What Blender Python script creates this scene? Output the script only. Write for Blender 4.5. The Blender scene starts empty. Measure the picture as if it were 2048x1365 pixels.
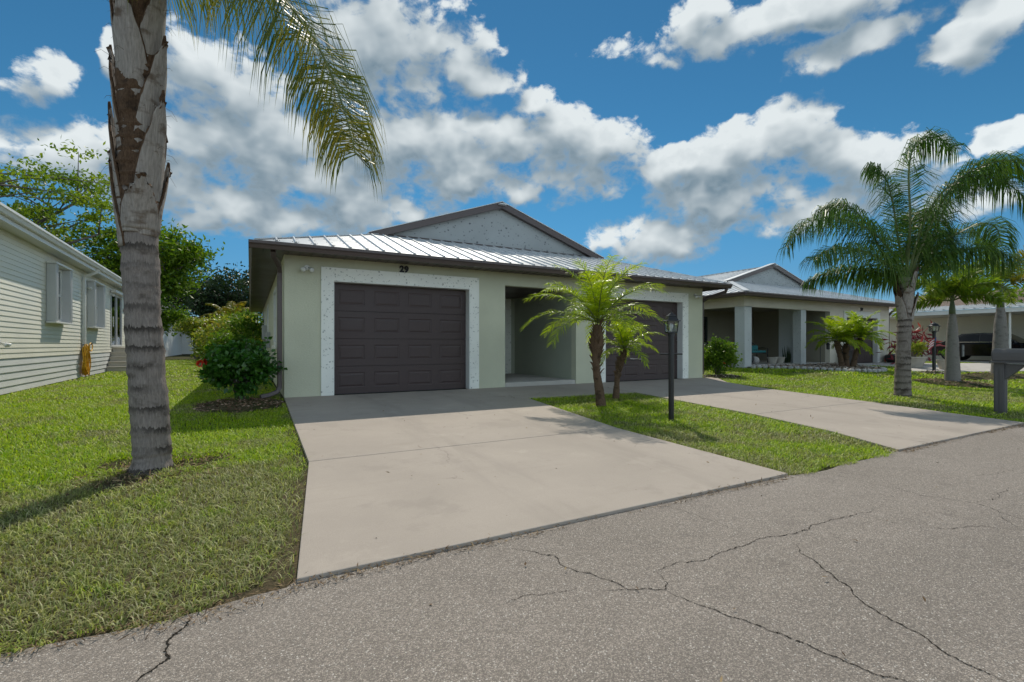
import bpy, bmesh, math, random
import numpy as np
from mathutils import Vector, Matrix

sc = bpy.context.scene
C = sc.collection
R = math.radians

# ------------------------------------------------------------------ camera
cam_d = bpy.data.cameras.new('camera'); cam = bpy.data.objects.new('camera', cam_d); C.objects.link(cam)
cam_d.sensor_width = 36.0; cam_d.lens = 16.82; cam_d.shift_y = 0.0037
cam_d.clip_start = 0.05; cam_d.clip_end = 3000
cam.location = (0, 0, 1.0); cam.rotation_euler = (R(90), 0, R(-28.70))
sc.camera = cam

# ------------------------------------------------------------------ exposure
vs = sc.view_settings
vs.view_transform = 'Standard'; vs.look = 'None'; vs.exposure = 0.83; vs.gamma = 1.0; vs.use_curve_mapping = False

# ------------------------------------------------------------------ sun
SUN = Vector((0.38, 0.75, 1.0)).normalized()
sd = bpy.data.lights.new('sun', 'SUN'); sd.energy = 2.0; sd.angle = R(0.55); sd.color = (1.0, 0.93, 0.81)
so = bpy.data.objects.new('sun', sd); C.objects.link(so)
so.rotation_euler = SUN.to_track_quat('Z', 'Y').to_euler(); so.location = (20, 40, 60)

# ------------------------------------------------------------------ world
world = bpy.data.worlds.new('World'); sc.world = world; world.use_nodes = True
wt = world.node_tree; wt.nodes.clear()

class NT:
    def __init__(s, t): s.t = t
    def n(s, typ, inp=None, **kw):
        nd = s.t.nodes.new(typ)
        for k, v in kw.items(): setattr(nd, k, v)
        if inp:
            for k, v in inp.items(): s.set(nd.inputs[k], v)
        return nd
    def set(s, sock, v):
        if isinstance(v, bpy.types.NodeSocket): s.t.links.new(v, sock)
        elif isinstance(v, bpy.types.Node): s.t.links.new(v.outputs[0], sock)
        else: sock.default_value = v
    def m(s, op, a, b=0.0, c=None, clamp=False):
        nd = s.t.nodes.new('ShaderNodeMath'); nd.operation = op; nd.use_clamp = clamp
        s.set(nd.inputs[0], a); s.set(nd.inputs[1], b)
        if c is not None: s.set(nd.inputs[2], c)
        return nd.outputs[0]
    def v(s, op, a, b=(0, 0, 0)):
        nd = s.t.nodes.new('ShaderNodeVectorMath'); nd.operation = op
        s.set(nd.inputs[0], a)
        if op == 'SCALE': s.set(nd.inputs['Scale'], b)
        else: s.set(nd.inputs[1], b)
        return nd.outputs['Value'] if op in ('DOT_PRODUCT', 'LENGTH') else nd.outputs[0]
    def noise(s, vec, scale, detail=3.0, rough=0.5, dist=0.0, col=False):
        nd = s.n('ShaderNodeTexNoise', {'Vector': vec, 'Scale': scale, 'Detail': detail, 'Roughness': rough, 'Distortion': dist})
        return nd.outputs['Color' if col else 'Fac']
    def mix(s, f, a, b, blend='MIX'):
        nd = s.t.nodes.new('ShaderNodeMix'); nd.data_type = 'RGBA'; nd.blend_type = blend; nd.clamp_factor = True
        s.set(nd.inputs[0], f)
        for i, x in ((6, a), (7, b)):
            s.set(nd.inputs[i], (*x, 1) if isinstance(x, tuple) and len(x) == 3 else x)
        return nd.outputs[2]
    def ss(s, x, lo, hi, a=0.0, b=1.0):
        nd = s.n('ShaderNodeMapRange', {0: x, 1: lo, 2: hi, 3: a, 4: b}); nd.interpolation_type = 'SMOOTHSTEP'
        return nd.outputs[0]
    def lin(s, x, lo, hi, a=0.0, b=1.0):
        return s.n('ShaderNodeMapRange', {0: x, 1: lo, 2: hi, 3: a, 4: b}).outputs[0]

# cumulus field: azimuth, elevation, half widths (degrees)
CLOUDS = [(12.2, 32.3, 8.2, 4.5), (19.0, 32.6, 7.5, 3.4), (9.5, 28.9, 5.3, 3.9), (23.7, 29.3, 4.7, 2.0), (15.5, 27.9, 7.9, 2.3),
 (-0.9, 24.4, 6.8, 3.9), (2.8, 22.5, 5.8, 2.8), (-15.6, 22.5, 2.6, 1.8), (-17.1, 20.7, 1.7, 1.6), (-10.8, 25.2, 0.9, 2.2),
 (50.7, 32.0, 5.7, 2.0), (59.7, 31.1, 17.6, 1.9), (63.9, 27.3, 6.0, 1.7), (73.1, 25.6, 3.7, 2.4),
 (-3.1, 18.2, 7.8, 4.1), (2.8, 18.7, 8.2, 4.8), (10.0, 19.1, 6.4, 5.6), (-14.3, 16.2, 5.5, 2.4),
 (-0.9, 13.8, 14.9, 2.7), (12.7, 15.2, 8.8, 2.1), (20.1, 22.5, 10.4, 4.3), (30.3, 22.2, 8.9, 4.4), (39.1, 21.6, 6.6, 3.8),
 (27.3, 18.8, 17.4, 2.4), (47.5, 19.1, 4.8, 2.3), (59.3, 20.7, 4.0, 3.6), (55.1, 19.1, 5.8, 3.3), (61.5, 18.5, 5.9, 2.5),
 (65.5, 16.8, 3.8, 2.0), (52.7, 16.0, 7.5, 2.5), (59.7, 13.6, 9.7, 2.4), (44.2, 11.9, 6.6, 2.8), (40.0, 12.4, 2.6, 2.0),
 (74.3, 16.5, 2.1, 1.3), (-8.4, 15.8, 5.7, 3.5), (71.2, 12.6, 5.2, 1.7)]

def cloud_group():
    g = bpy.data.node_groups.new('cloud_density', 'ShaderNodeTree')
    g.interface.new_socket('Dir', in_out='INPUT', socket_type='NodeSocketVector')
    g.interface.new_socket('Density', in_out='OUTPUT', socket_type='NodeSocketFloat')
    g.interface.new_socket('Low', in_out='OUTPUT', socket_type='NodeSocketFloat')
    t = NT(g); gi = g.nodes.new('NodeGroupInput'); go = g.nodes.new('NodeGroupOutput')
    d = t.v('NORMALIZE', gi.outputs[0])
    w = t.noise(d, 9.0, 3.0, 0.55, col=True)
    sep = t.n('ShaderNodeSeparateXYZ', {0: d})
    az = t.m('MULTIPLY', t.m('ARCTAN2', sep.outputs[0], sep.outputs[1]), 57.29578)
    el = t.m('MULTIPLY', t.m('ARCSINE', sep.outputs[2]), 57.29578)
    pos = t.n('ShaderNodeCombineXYZ', {0: az, 1: el}).outputs[0]
    wv = t.v('MULTIPLY', t.v('SUBTRACT', w, (0.5, 0.5, 0.5)), (7.0, 5.0, 0))
    pos = t.v('ADD', pos, wv)
    q = None
    for (a, e, ra, re) in CLOUDS:
        ra *= 1.03; re *= 1.02
        p = t.v('MULTIPLY', t.v('SUBTRACT', pos, (a, e, 0)), (1 / ra, 1 / re, 0))
        dq = t.v('DOT_PRODUCT', p, p)
        q = dq if q is None else t.m('SMOOTH_MIN', q, dq, 0.35)
    inside = t.m('MULTIPLY_ADD', q, -0.72, 1.22)
    inside = t.m('MAXIMUM', inside, -1.0)
    # the same kind of cloud goes on all round the sky
    gen = t.lin(t.noise(d, 3.2, 2.0, 0.5), 0.31, 0.57, -0.7, 1.0)
    f1 = t.ss(az, -26, -19, 1, 0); f2 = t.ss(az, 78, 85, 0, 1); f3 = t.ss(el, 36.5, 41, 0, 1)
    out = t.m('MAXIMUM', t.m('MAXIMUM', f1, f2), f3)
    base = t.n('ShaderNodeMix', {0: out, 2: inside, 3: gen}).outputs[0]
    stretch = t.v('ADD', t.v('MULTIPLY', d, (1.0, 1.0, 1.35)), t.v('SCALE', t.v('SUBTRACT', w, (0.5, 0.5, 0.5)), 0.05))
    fl = t.noise(stretch, 9.0, 3.0, 0.58)
    fh = t.noise(stretch, 44.0, 5.0, 0.62)
    vo = t.n('ShaderNodeTexVoronoi', {'Vector': stretch, 'Scale': 17.0}).outputs['Distance']
    low = t.m('ADD', base, t.m('MULTIPLY', t.m('SUBTRACT', fl, 0.5), 2.1))
    low = t.m('ADD', low, t.m('MULTIPLY', t.m('SUBTRACT', 0.46, vo), 0.62))
    den = t.m('ADD', low, t.m('MULTIPLY', t.m('SUBTRACT', fh, 0.5), 1.35))
    t.set(go.inputs[0], den); t.set(go.inputs[1], low)
    return g

t = NT(wt)
wout = wt.nodes.new('ShaderNodeOutputWorld')
bg = t.n('ShaderNodeBackground', {'Strength': 0.15})
sky = t.n('ShaderNodeTexSky', sky_type='NISHITA', sun_disc=False, sun_elevation=math.asin(SUN.z), sun_rotation=math.atan2(SUN.x, SUN.y))
sky.air_density = 1.0; sky.dust_density = 0.1; sky.ozone_density = 1.5; sky.altitude = 2500
tc = t.n('ShaderNodeTexCoord')
dirv = t.v('NORMALIZE', tc.outputs['Generated'])
cg = cloud_group()
def dens(vec):
    n = wt.nodes.new('ShaderNodeGroup'); n.node_tree = cg; t.set(n.inputs[0], vec); return n.outputs
d0, l0 = dens(dirv)
l1 = dens(t.v('ADD', dirv, (0.010, 0.016, 0.058)))[1]
lit = t.ss(t.m('ADD', t.m('SUBTRACT', l0, l1), t.m('MULTIPLY', t.m('SUBTRACT', d0, l0), 0.35)), -0.40, 1.15)
alpha = t.ss(d0, 0.24, t.lin(lit, 0.1, 0.75, 1.05, 0.70))
thick = t.ss(d0, 0.5, 1.75)
lit = t.m('ADD', t.m('MULTIPLY', lit, 0.85), t.m('MULTIPLY', t.m('SUBTRACT', 1.0, thick), 0.28), clamp=True)
ccol = t.mix(lit, (0.95, 1.6, 2.15), (5.9, 6.35, 6.5))
# clouds towards the sun are backlit and dimmed, those away boosted to fill shade
away = t.ss(t.v('DOT_PRODUCT', dirv, tuple(SUN)), -0.5, 0.75, 1.95, 0.485)
ccol = t.v('SCALE', ccol, away)
# deep polarised blue: saturate the physical sky
hs = t.n('ShaderNodeHueSaturation', {'Hue': 0.497, 'Saturation': 1.12, 'Value': 1.0, 'Color': sky.outputs[0]})
low_el = t.ss(t.n('ShaderNodeSeparateXYZ', {0: dirv}).outputs[2], 0.0, 0.30)
blue = t.mix(1.0, hs.outputs[0], t.mix(low_el, (0.135, 0.20, 0.245), (0.168, 0.33, 0.335)), 'MULTIPLY')
t.set(bg.inputs['Color'], t.mix(alpha, blue, ccol))
wt.links.new(bg.outputs[0], wout.inputs[0])
world.cycles.sampling_method = 'MANUAL'; world.cycles.sample_map_resolution = 512

# ================================================================== helpers
ORG = {}
def tagp(o, label=None, cat=None, group=None, kind=None):
    if label: o['label'] = label
    if cat: o['category'] = cat
    if group: o['group'] = group
    if kind: o['kind'] = kind
    return o
def thing(name, label, cat, loc, group=None, rz=None, kind=None):
    o = bpy.data.objects.new(name, None); C.objects.link(o); o.location = loc; o.empty_display_size = 0.2
    if rz is not None: o.rotation_euler = (0, 0, rz); ORG[o] = Vector((0, 0, 0))
    else: ORG[o] = Vector(loc)
    return tagp(o, label, cat, group, kind)

class MB:
    def __init__(s): s.v = []; s.f = []; s.mi = []
    def add(s, vs, fs, mi=0):
        b = len(s.v); s.v.extend(tuple(x) for x in vs)
        for f in fs: s.f.append(tuple(b + i for i in f)); s.mi.append(mi)
    def box(s, x0, x1, y0, y1, z0, z1, mi=0):
        s.add([(x0, y0, z0), (x1, y0, z0), (x1, y1, z0), (x0, y1, z0), (x0, y0, z1), (x1, y0, z1), (x1, y1, z1), (x0, y1, z1)],
              [(3, 2, 1, 0), (4, 5, 6, 7), (0, 1, 5, 4), (1, 2, 6, 5), (2, 3, 7, 6), (3, 0, 4, 7)], mi); return s
    def beam(s, a, b, w, h, up=(0, 0, 1), mi=0):
        a = Vector(a); b = Vector(b); d = (b - a).normalized(); up = Vector(up)
        r = d.cross(up).normalized() * (w / 2); u = r.cross(d).normalized() * (h / 2)
        vs = [p + i * r + j * u for p in (a, b) for i, j in ((-1, -1), (1, -1), (1, 1), (-1, 1))]
        s.add(vs, [(0, 1, 2, 3), (7, 6, 5, 4), (0, 4, 5, 1), (1, 5, 6, 2), (2, 6, 7, 3), (3, 7, 4, 0)], mi); return s
    def tube(s, pts, rad, n=8, cap=True, mi=0, twist=0.0):
        pts = [Vector(p) for p in pts]; m = len(pts)
        if not isinstance(rad, (list, tuple)): rad = [rad] * m
        rings = []; ref = None
        for i, p in enumerate(pts):
            d = (pts[min(i + 1, m - 1)] - pts[max(i - 1, 0)]).normalized()
            if ref is None:
                ref = Vector((0, 0, 1)) if abs(d.z) < 0.9 else Vector((1, 0, 0))
            a = (ref - d * ref.dot(d)).normalized(); b = d.cross(a); ref = a
            rings.append([p + rad[i] * (math.cos(2 * math.pi * k / n + twist) * a + math.sin(2 * math.pi * k / n + twist) * b) for k in range(n)])
        vs = [q for r in rings for q in r]
        fs = [(i * n + k, i * n + (k + 1) % n, (i + 1) * n + (k + 1) % n, (i + 1) * n + k) for i in range(m - 1) for k in range(n)]
        if cap: fs += [tuple(range(n - 1, -1, -1)), tuple((m - 1) * n + k for k in range(n))]
        s.add(vs, fs, mi); return s
    def lathe(s, prof, c=(0, 0, 0), n=16, mi=0, cap=True):
        vs = [(c[0] + r * math.cos(2 * math.pi * k / n), c[1] + r * math.sin(2 * math.pi * k / n), c[2] + z) for r, z in prof for k in range(n)]
        m = len(prof)
        fs = [(i * n + k, i * n + (k + 1) % n, (i + 1) * n + (k + 1) % n, (i + 1) * n + k) for i in range(m - 1) for k in range(n)]
        if cap: fs += [tuple(range(n - 1, -1, -1)), tuple((m - 1) * n + k for k in range(n))]
        s.add(vs, fs, mi); return s
    def prism(s, poly, off, mi=0):      # poly: list of 3D points, off: extrusion vector
        off = Vector(off); n = len(poly); P = [Vector(p) for p in poly]
        s.add(P + [p + off for p in P], [tuple(range(n - 1, -1, -1)), tuple(range(n, 2 * n))] + [(i, (i + 1) % n, n + (i + 1) % n, n + i) for i in range(n)], mi); return s
    def slab(s, a0, a1, b0, b1, holes, f, th, mi=0):   # plate with rectangular holes; f(a, b, c) -> point, c in 0..th
        A = sorted(set([a0, a1] + [x for h in holes for x in h[:2]])); B = sorted(set([b0, b1] + [x for h in holes for x in h[2:]]))
        A = [x for x in A if a0 - 1e-6 <= x <= a1 + 1e-6]; B = [x for x in B if b0 - 1e-6 <= x <= b1 + 1e-6]
        def solid(i, j):
            if not (0 <= i < len(A) - 1 and 0 <= j < len(B) - 1): return False
            ca = (A[i] + A[i + 1]) / 2; cb = (B[j] + B[j + 1]) / 2
            return not any(h[0] < ca < h[1] and h[2] < cb < h[3] for h in holes)
        for i in range(len(A) - 1):
            for j in range(len(B) - 1):
                if not solid(i, j): continue
                p = lambda a, b, c: f(A[a], B[b], c)
                s.add([p(i, j, 0), p(i + 1, j, 0), p(i + 1, j + 1, 0), p(i, j + 1, 0)], [(0, 1, 2, 3)], mi)
                if th:
                    s.add([p(i, j, th), p(i + 1, j, th), p(i + 1, j + 1, th), p(i, j + 1, th)], [(3, 2, 1, 0)], mi)
                    for di, dj, e in ((-1, 0, ((i, j), (i, j + 1))), (1, 0, ((i + 1, j + 1), (i + 1, j))), (0, -1, ((i + 1, j), (i, j))), (0, 1, ((i, j + 1), (i + 1, j + 1)))):
                        if not solid(i + di, j + dj):
                            (a, b), (c, d) = e
                            s.add([p(a, b, 0), p(c, d, 0), p(c, d, th), p(a, b, th)], [(3, 2, 1, 0)], mi)
        return s
    def build(s, name, mats, parent=None, smooth=False, bevel=0, weld=False):
        org = ORG.get(parent, Vector((0, 0, 0))) if parent else Vector((0, 0, 0))
        me = bpy.data.meshes.new(name)
        me.from_pydata([(x - org.x, y - org.y, z - org.z) for x, y, z in s.v], [], s.f)
        mats = mats if isinstance(mats, (list, tuple)) else [mats]
        for m in mats: me.materials.append(m)
        if len(mats) > 1: me.polygons.foreach_set('material_index', s.mi)
        if weld:
            bm = bmesh.new(); bm.from_mesh(me); bmesh.ops.remove_doubles(bm, verts=bm.verts, dist=1e-4); bmesh.ops.recalc_face_normals(bm, faces=bm.faces); bm.to_mesh(me); bm.free()
        if smooth: me.polygons.foreach_set('use_smooth', [True] * len(me.polygons))
        o = bpy.data.objects.new(name, me); C.objects.link(o)
        if parent: o.parent = parent; ORG[o] = org
        if bevel:
            b = o.modifiers.new('bevel', 'BEVEL'); b.width = bevel; b.segments = 2; b.limit_method = 'ANGLE'; b.angle_limit = R(40)
        return o

def npmesh(name, V, F, mat, parent=None):   # V (n,3), F (m,k) all faces alike
    org = ORG.get(parent, Vector((0, 0, 0))) if parent else Vector((0, 0, 0))
    V = np.asarray(V, np.float32) - np.array(org, np.float32); F = np.asarray(F, np.int32)
    me = bpy.data.meshes.new(name); m, k = F.shape
    me.vertices.add(len(V)); me.vertices.foreach_set('co', V.ravel())
    me.loops.add(m * k); me.loops.foreach_set('vertex_index', F.ravel())
    me.polygons.add(m); me.polygons.foreach_set('loop_start', np.arange(0, m * k, k, dtype=np.int32))
    me.update(calc_edges=True)
    me.materials.append(mat)
    o = bpy.data.objects.new(name, me); C.objects.link(o)
    if parent: o.parent = parent; ORG[o] = org
    return o

def sst(x): x = max(0, min(1, x)); return x * x * (3 - 2 * x)
def zg(x, y):
    z = -0.03 * (9.89 - max(2.7, min(9.89, y)))
    return z + 0.13 * sst((x - 12.5) / 4) * sst((y - 5) / 4)
def zgn(x, y):
    s = lambda q: (lambda c: c * c * (3 - 2 * c))(np.clip(q, 0, 1))
    return -0.03 * (9.89 - np.clip(y, 2.7, 9.89)) + 0.13 * s((x - 12.5) / 4) * s((y - 5) / 4)

# ================================================================== materials
def newmat(name):
    m = bpy.data.materials.new(name); m.use_nodes = True; m.node_tree.nodes.clear()
    t = NT(m.node_tree); out = m.node_tree.nodes.new('ShaderNodeOutputMaterial'); return m, t, out
def pos(t): return t.n('ShaderNodeNewGeometry').outputs['Position']
def bumpn(t, h, strength, dist): return t.n('ShaderNodeBump', {'Strength': strength, 'Distance': dist, 'Height': h}).outputs[0]
def hsv(c, k): return tuple(max(0, min(1, x * k)) for x in c)

def m_plain(name, col, rough=0.6, metal=0.0, var=0.12, vscale=1.5, bump=0.0, bscale=60, bdist=0.004, spec=0.5, fine=0.06):
    m, t, out = newmat(name); p = pos(t)
    a = t.noise(p, vscale, 4, 0.6); b = t.noise(p, vscale * 28, 3, 0.6)
    c = t.mix(t.lin(a, 0.3, 0.7), hsv(col, 1 - var), hsv(col, 1 + var))
    c = t.mix(t.lin(b, 0.3, 0.7), c, t.mix(1.0, c, (1 - fine * 2,) * 3, 'MULTIPLY'))
    bs = t.n('ShaderNodeBsdfPrincipled', {'Base Color': c, 'Metallic': metal, 'Specular IOR Level': spec,
             'Roughness': t.lin(a, 0.3, 0.7, max(0.02, rough - 0.08), min(1, rough + 0.08))})
    if bump: t.set(bs.inputs['Normal'], bumpn(t, t.noise(p, bscale, 4, 0.6), bump, bdist))
    t.set(out.inputs[0], bs); return m

def m_leaf(name, cols, transl=0.38, rough=0.42, spec=0.25, nscale=0.7):
    m, t, out = newmat(name); p = pos(t)
    g = t.n('ShaderNodeNewGeometry'); r = g.outputs['Random Per Island']
    f = t.m('ADD', t.m('MULTIPLY', r, 0.6), t.m('MULTIPLY', t.lin(t.noise(p, nscale, 3, 0.6), 0.3, 0.7), 0.4), clamp=True)
    ramp = t.n('ShaderNodeValToRGB', {'Fac': f}); cr = ramp.color_ramp
    while len(cr.elements) < len(cols): cr.elements.new(0.5)
    for i, c in enumerate(cols): cr.elements[i].position = i / max(1, len(cols) - 1); cr.elements[i].color = (*c, 1)
    c = ramp.outputs[0]
    bs = t.n('ShaderNodeBsdfPrincipled', {'Base Color': c, 'Roughness': rough, 'Specular IOR Level': spec})
    tr = t.n('ShaderNodeBsdfTranslucent', {'Color': t.mix(1.0, c, (1.35, 1.45, 0.65), 'MULTIPLY')})
    mx = t.n('ShaderNodeMixShader', {0: transl, 1: bs, 2: tr})
    t.set(out.inputs[0], mx); return m

def m_stucco(name, col):
    m, t, out = newmat(name); p = pos(t)
    a = t.noise(p, 0.9, 4, 0.6); st = t.noise(t.v('MULTIPLY', p, (2.2, 2.2, 0.35)), 1.3, 4, 0.6)
    c = t.mix(t.lin(a, 0.3, 0.7), hsv(col, 0.93), hsv(col, 1.06)); c = t.mix(t.ss(st, 0.55, 0.8, 0, 0.5), c, hsv(col, 0.88))
    h = t.m('ADD', t.noise(t.v('MULTIPLY', p, (1, 1, 1.8)), 34, 5, 0.68), t.m('MULTIPLY', t.noise(t.v('MULTIPLY', p, (1, 1, 2.2)), 190, 3, 0.6), 0.6))
    bs = t.n('ShaderNodeBsdfPrincipled', {'Base Color': c, 'Roughness': 0.88, 'Specular IOR Level': 0.25, 'Normal': bumpn(t, h, 0.8, 0.010)})
    t.set(out.inputs[0], bs); return m

def m_speckle(name, col, spot, scale, size, squash=(1, 1, 1), keep=0.5):   # smooth render with raked dark pits
    m, t, out = newmat(name); p = pos(t)
    w = t.v('ADD', p, t.v('SCALE', t.v('SUBTRACT', t.noise(p, 34, 3, 0.6, col=True), (0.5, 0.5, 0.5)), 0.085))
    vo = t.n('ShaderNodeTexVoronoi', {'Vector': t.v('MULTIPLY', w, squash), 'Scale': scale, 'Randomness': 1.0})
    rnd = t.n('ShaderNodeSeparateColor', {0: vo.outputs['Color']})
    sz = t.m('MULTIPLY', rnd.outputs[0], size)
    k = t.m('MULTIPLY', t.ss(t.m('SUBTRACT', vo.outputs['Distance'], sz), -0.04, 0.05, 1, 0), t.m('LESS_THAN', rnd.outputs[1], keep))
    a = t.noise(p, 1.1, 4, 0.6); base = t.mix(t.lin(a, 0.3, 0.7), hsv(col, 0.92), hsv(col, 1.05))
    c = t.mix(t.m('MULTIPLY', k, t.lin(rnd.outputs[2], 0, 1, 0.45, 1)), base, spot)
    h = t.m('SUBTRACT', t.m('MULTIPLY', t.noise(p, 90, 3, 0.6), 0.25), k)
    bs = t.n('ShaderNodeBsdfPrincipled', {'Base Color': c, 'Roughness': 0.8, 'Specular IOR Level': 0.3, 'Normal': bumpn(t, h, 0.6, 0.008)})
    t.set(out.inputs[0], bs); return m

def m_asphalt():
    m, t, out = newmat('asphalt'); p = pos(t)
    wp = t.v('ADD', p, t.v('SCALE', t.noise(p, 90, 2, 0.5, col=True), 0.008))
    vo = t.n('ShaderNodeTexVoronoi', {'Vector': wp, 'Scale': 165.0}); cc = t.n('ShaderNodeSeparateColor', {0: vo.outputs['Color']})
    stone = t.m('POWER', cc.outputs[0], 1.5)
    big = t.noise(p, 0.55, 5, 0.6); mid = t.noise(p, 3.5, 4, 0.65)
    base = t.mix(t.lin(big, 0.3, 0.7), (0.30, 0.262, 0.225), (0.36, 0.315, 0.275))
    base = t.mix(t.ss(mid, 0.52, 0.75, 0, 0.4), base, (0.20, 0.172, 0.15))
    sy = t.n('ShaderNodeSeparateXYZ', {0: t.v('ADD', p, t.v('SCALE', t.noise(p, 0.8, 3, 0.5, col=True), 0.5))}).outputs[1]
    base = t.mix(t.m('MULTIPLY', t.ss(t.m('ABSOLUTE', t.m('SUBTRACT', sy, 1.35)), 0.12, 0.5, 1, 0), 0.35), base, (0.235, 0.207, 0.18))
    base = t.mix(t.ss(t.noise(t.v('ADD', p, (3, 9, 0)), 1.3, 6, 0.7), 0.56, 0.70, 0, 0.45), base, (0.40, 0.355, 0.31))
    c = t.mix(t.lin(stone, 0, 1, 0.0, 0.85), t.mix(1.0, base, (0.68, 0.67, 0.66), 'MULTIPLY'), t.mix(1.0, base, (1.65, 1.63, 1.60), 'MULTIPLY'))
    c = t.mix(t.m('GREATER_THAN', cc.outputs[1], 0.965), c, (0.62, 0.57, 0.51))
    edge = t.ss(vo.outputs['Distance'], 0.30, 0.62, 0, 1)
    c = t.mix(t.m('MULTIPLY', edge, 0.48), c, (0.09, 0.078, 0.068))
    h = t.m('SUBTRACT', t.m('MULTIPLY', stone, 0.5), edge)
    h = t.m('ADD', h, t.m('MULTIPLY', t.noise(p, 28, 3, 0.6), 0.8))
    bs = t.n('ShaderNodeBsdfPrincipled', {'Base Color': c, 'Roughness': 0.82, 'Specular IOR Level': 0.35, 'Normal': bumpn(t, h, 0.55, 0.006)})
    t.set(out.inputs[0], bs); return m

def m_concrete(name, col):
    m, t, out = newmat(name); p = pos(t)
    a = t.noise(p, 0.7, 5, 0.62); b = t.noise(t.v('MULTIPLY', p, (0.5, 2.5, 1)), 2.1, 4, 0.6); f = t.noise(p, 130, 3, 0.7)
    c = t.mix(t.lin(a, 0.3, 0.72), hsv(col, 0.88), hsv(col, 1.08))
    c = t.mix(t.ss(b, 0.56, 0.82, 0, 0.5), c, hsv((col[0], col[1] * 0.99, col[2] * 0.97), 0.80))
    c = t.mix(t.lin(f, 0.35, 0.65, 0, 0.35), c, t.mix(1.0, c, (0.68, 0.67, 0.66), 'MULTIPLY'))
    sx = t.n('ShaderNodeSeparateXYZ', {0: p}).outputs[0]
    track = t.m('ABSOLUTE', t.m('SUBTRACT', t.m('ABSOLUTE', t.m('SUBTRACT', t.m('PINGPONG', t.m('SUBTRACT', sx, -0.6), 3.36), 3.36)), 0.78))
    wear = t.m('MULTIPLY', t.ss(track, 0.10, 0.34, 1, 0), t.ss(t.noise(t.v('MULTIPLY', p, (3, 0.5, 1)), 1.6, 4, 0.6), 0.38, 0.66))
    c = t.mix(t.m('MULTIPLY', wear, 0.32), c, hsv(col, 0.62))
    blot = t.noise(t.v('ADD', p, (7, 3, 0)), 1.15, 6, 0.68)
    c = t.mix(t.ss(blot, 0.57, 0.66, 0, 0.28), c, hsv(col, 0.62)); c = t.mix(t.ss(blot, 0.34, 0.42, 0.20, 0), c, hsv(col, 1.3))
    hv = t.n('ShaderNodeTexVoronoi', {'Vector': t.v('ADD', p, t.v('SCALE', t.noise(p, 2.4, 4, 0.65, col=True), 0.35)), 'Scale': 0.42}, feature='DISTANCE_TO_EDGE').outputs['Distance']
    c = t.mix(t.m('MULTIPLY', t.ss(hv, 0.0015, 0.0035, 1, 0), t.ss(t.noise(p, 0.9, 2, 0.5), 0.52, 0.60, 0, 0.5)), c, hsv(col, 0.35))
    sp = t.n('ShaderNodeTexVoronoi', {'Vector': p, 'Scale': 5.0}); s2 = t.n('ShaderNodeSeparateColor', {0: sp.outputs['Color']})
    dot = t.m('MULTIPLY', t.m('LESS_THAN', sp.outputs['Distance'], 0.04), t.m('GREATER_THAN', s2.outputs[0], 0.72))
    c = t.mix(t.m('MULTIPLY', dot, 0.6), c, (0.12, 0.10, 0.08))
    h = t.m('ADD', f, t.m('MULTIPLY', t.noise(t.v('MULTIPLY', p, (1, 0.06, 1)), 160, 2, 0.5), 0.5))
    bs = t.n('ShaderNodeBsdfPrincipled', {'Base Color': c, 'Roughness': 0.84, 'Specular IOR Level': 0.3, 'Normal': bumpn(t, h, 0.35, 0.003)})
    t.set(out.inputs[0], bs); return m

def lawn_dry(t, p):    # patchy dryness shared by soil and blades
    n1 = t.noise(p, 0.75, 4, 0.62); n2 = t.noise(p, 3.6, 4, 0.65)
    sx = t.n('ShaderNodeSeparateXYZ', {0: p})
    front = t.m('MULTIPLY', t.ss(sx.outputs[1], 4.3, 5.6, 1, 0), t.ss(sx.outputs[0], 3.5, 5.0, 1, 0.25))
    d = t.m('ADD', t.m('ADD', t.m('MULTIPLY', n1, 1.5), t.m('MULTIPLY', n2, 1.1)), t.m('MULTIPLY', front, 0.36))
    return t.ss(d, 1.20, 1.64)
def m_soil():
    m, t, out = newmat('soil'); p = pos(t); d = lawn_dry(t, p)
    n = t.noise(p, 40, 4, 0.7)
    c = t.mix(d, (0.045, 0.055, 0.014), (0.13, 0.10, 0.06)); c = t.mix(t.lin(n, 0.3, 0.7, 0, 0.7), c, (0.035, 0.035, 0.015))
    bs = t.n('ShaderNodeBsdfPrincipled', {'Base Color': c, 'Roughness': 0.95, 'Specular IOR Level': 0.1, 'Normal': bumpn(t, n, 0.8, 0.02)})
    t.set(out.inputs[0], bs); return m
def m_grass():
    m, t, out = newmat('grass_blade'); p = pos(t); d = lawn_dry(t, p)
    r = t.n('ShaderNodeNewGeometry').outputs['Random Per Island']
    green = t.mix(r, (0.13, 0.29, 0.006), (0.54, 0.62, 0.020))
    straw = t.mix(t.m('POWER', r, 2.0), (0.16, 0.17, 0.06), (0.62, 0.56, 0.36)); straw = t.mix(t.ss(t.noise(p, 5.5, 3, 0.6), 0.5, 0.68, 0, 0.75), straw, (0.22, 0.165, 0.10))
    f = t.m('ADD', t.m('MULTIPLY', d, 0.8), t.m('MULTIPLY', t.m('GREATER_THAN', t.m('FRACT', t.m('MULTIPLY', r, 17.3)), 0.86), 0.6), clamp=True)
    c = t.mix(f, green, straw)
    bs = t.n('ShaderNodeBsdfPrincipled', {'Base Color': c, 'Roughness': 0.5, 'Specular IOR Level': 0.3})
    tr = t.n('ShaderNodeBsdfTranslucent', {'Color': t.mix(1.0, c, (1.25, 1.4, 0.6), 'MULTIPLY')})
    t.set(out.inputs[0], t.n('ShaderNodeMixShader', {0: 0.35, 1: bs, 2: tr})); return m

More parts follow.
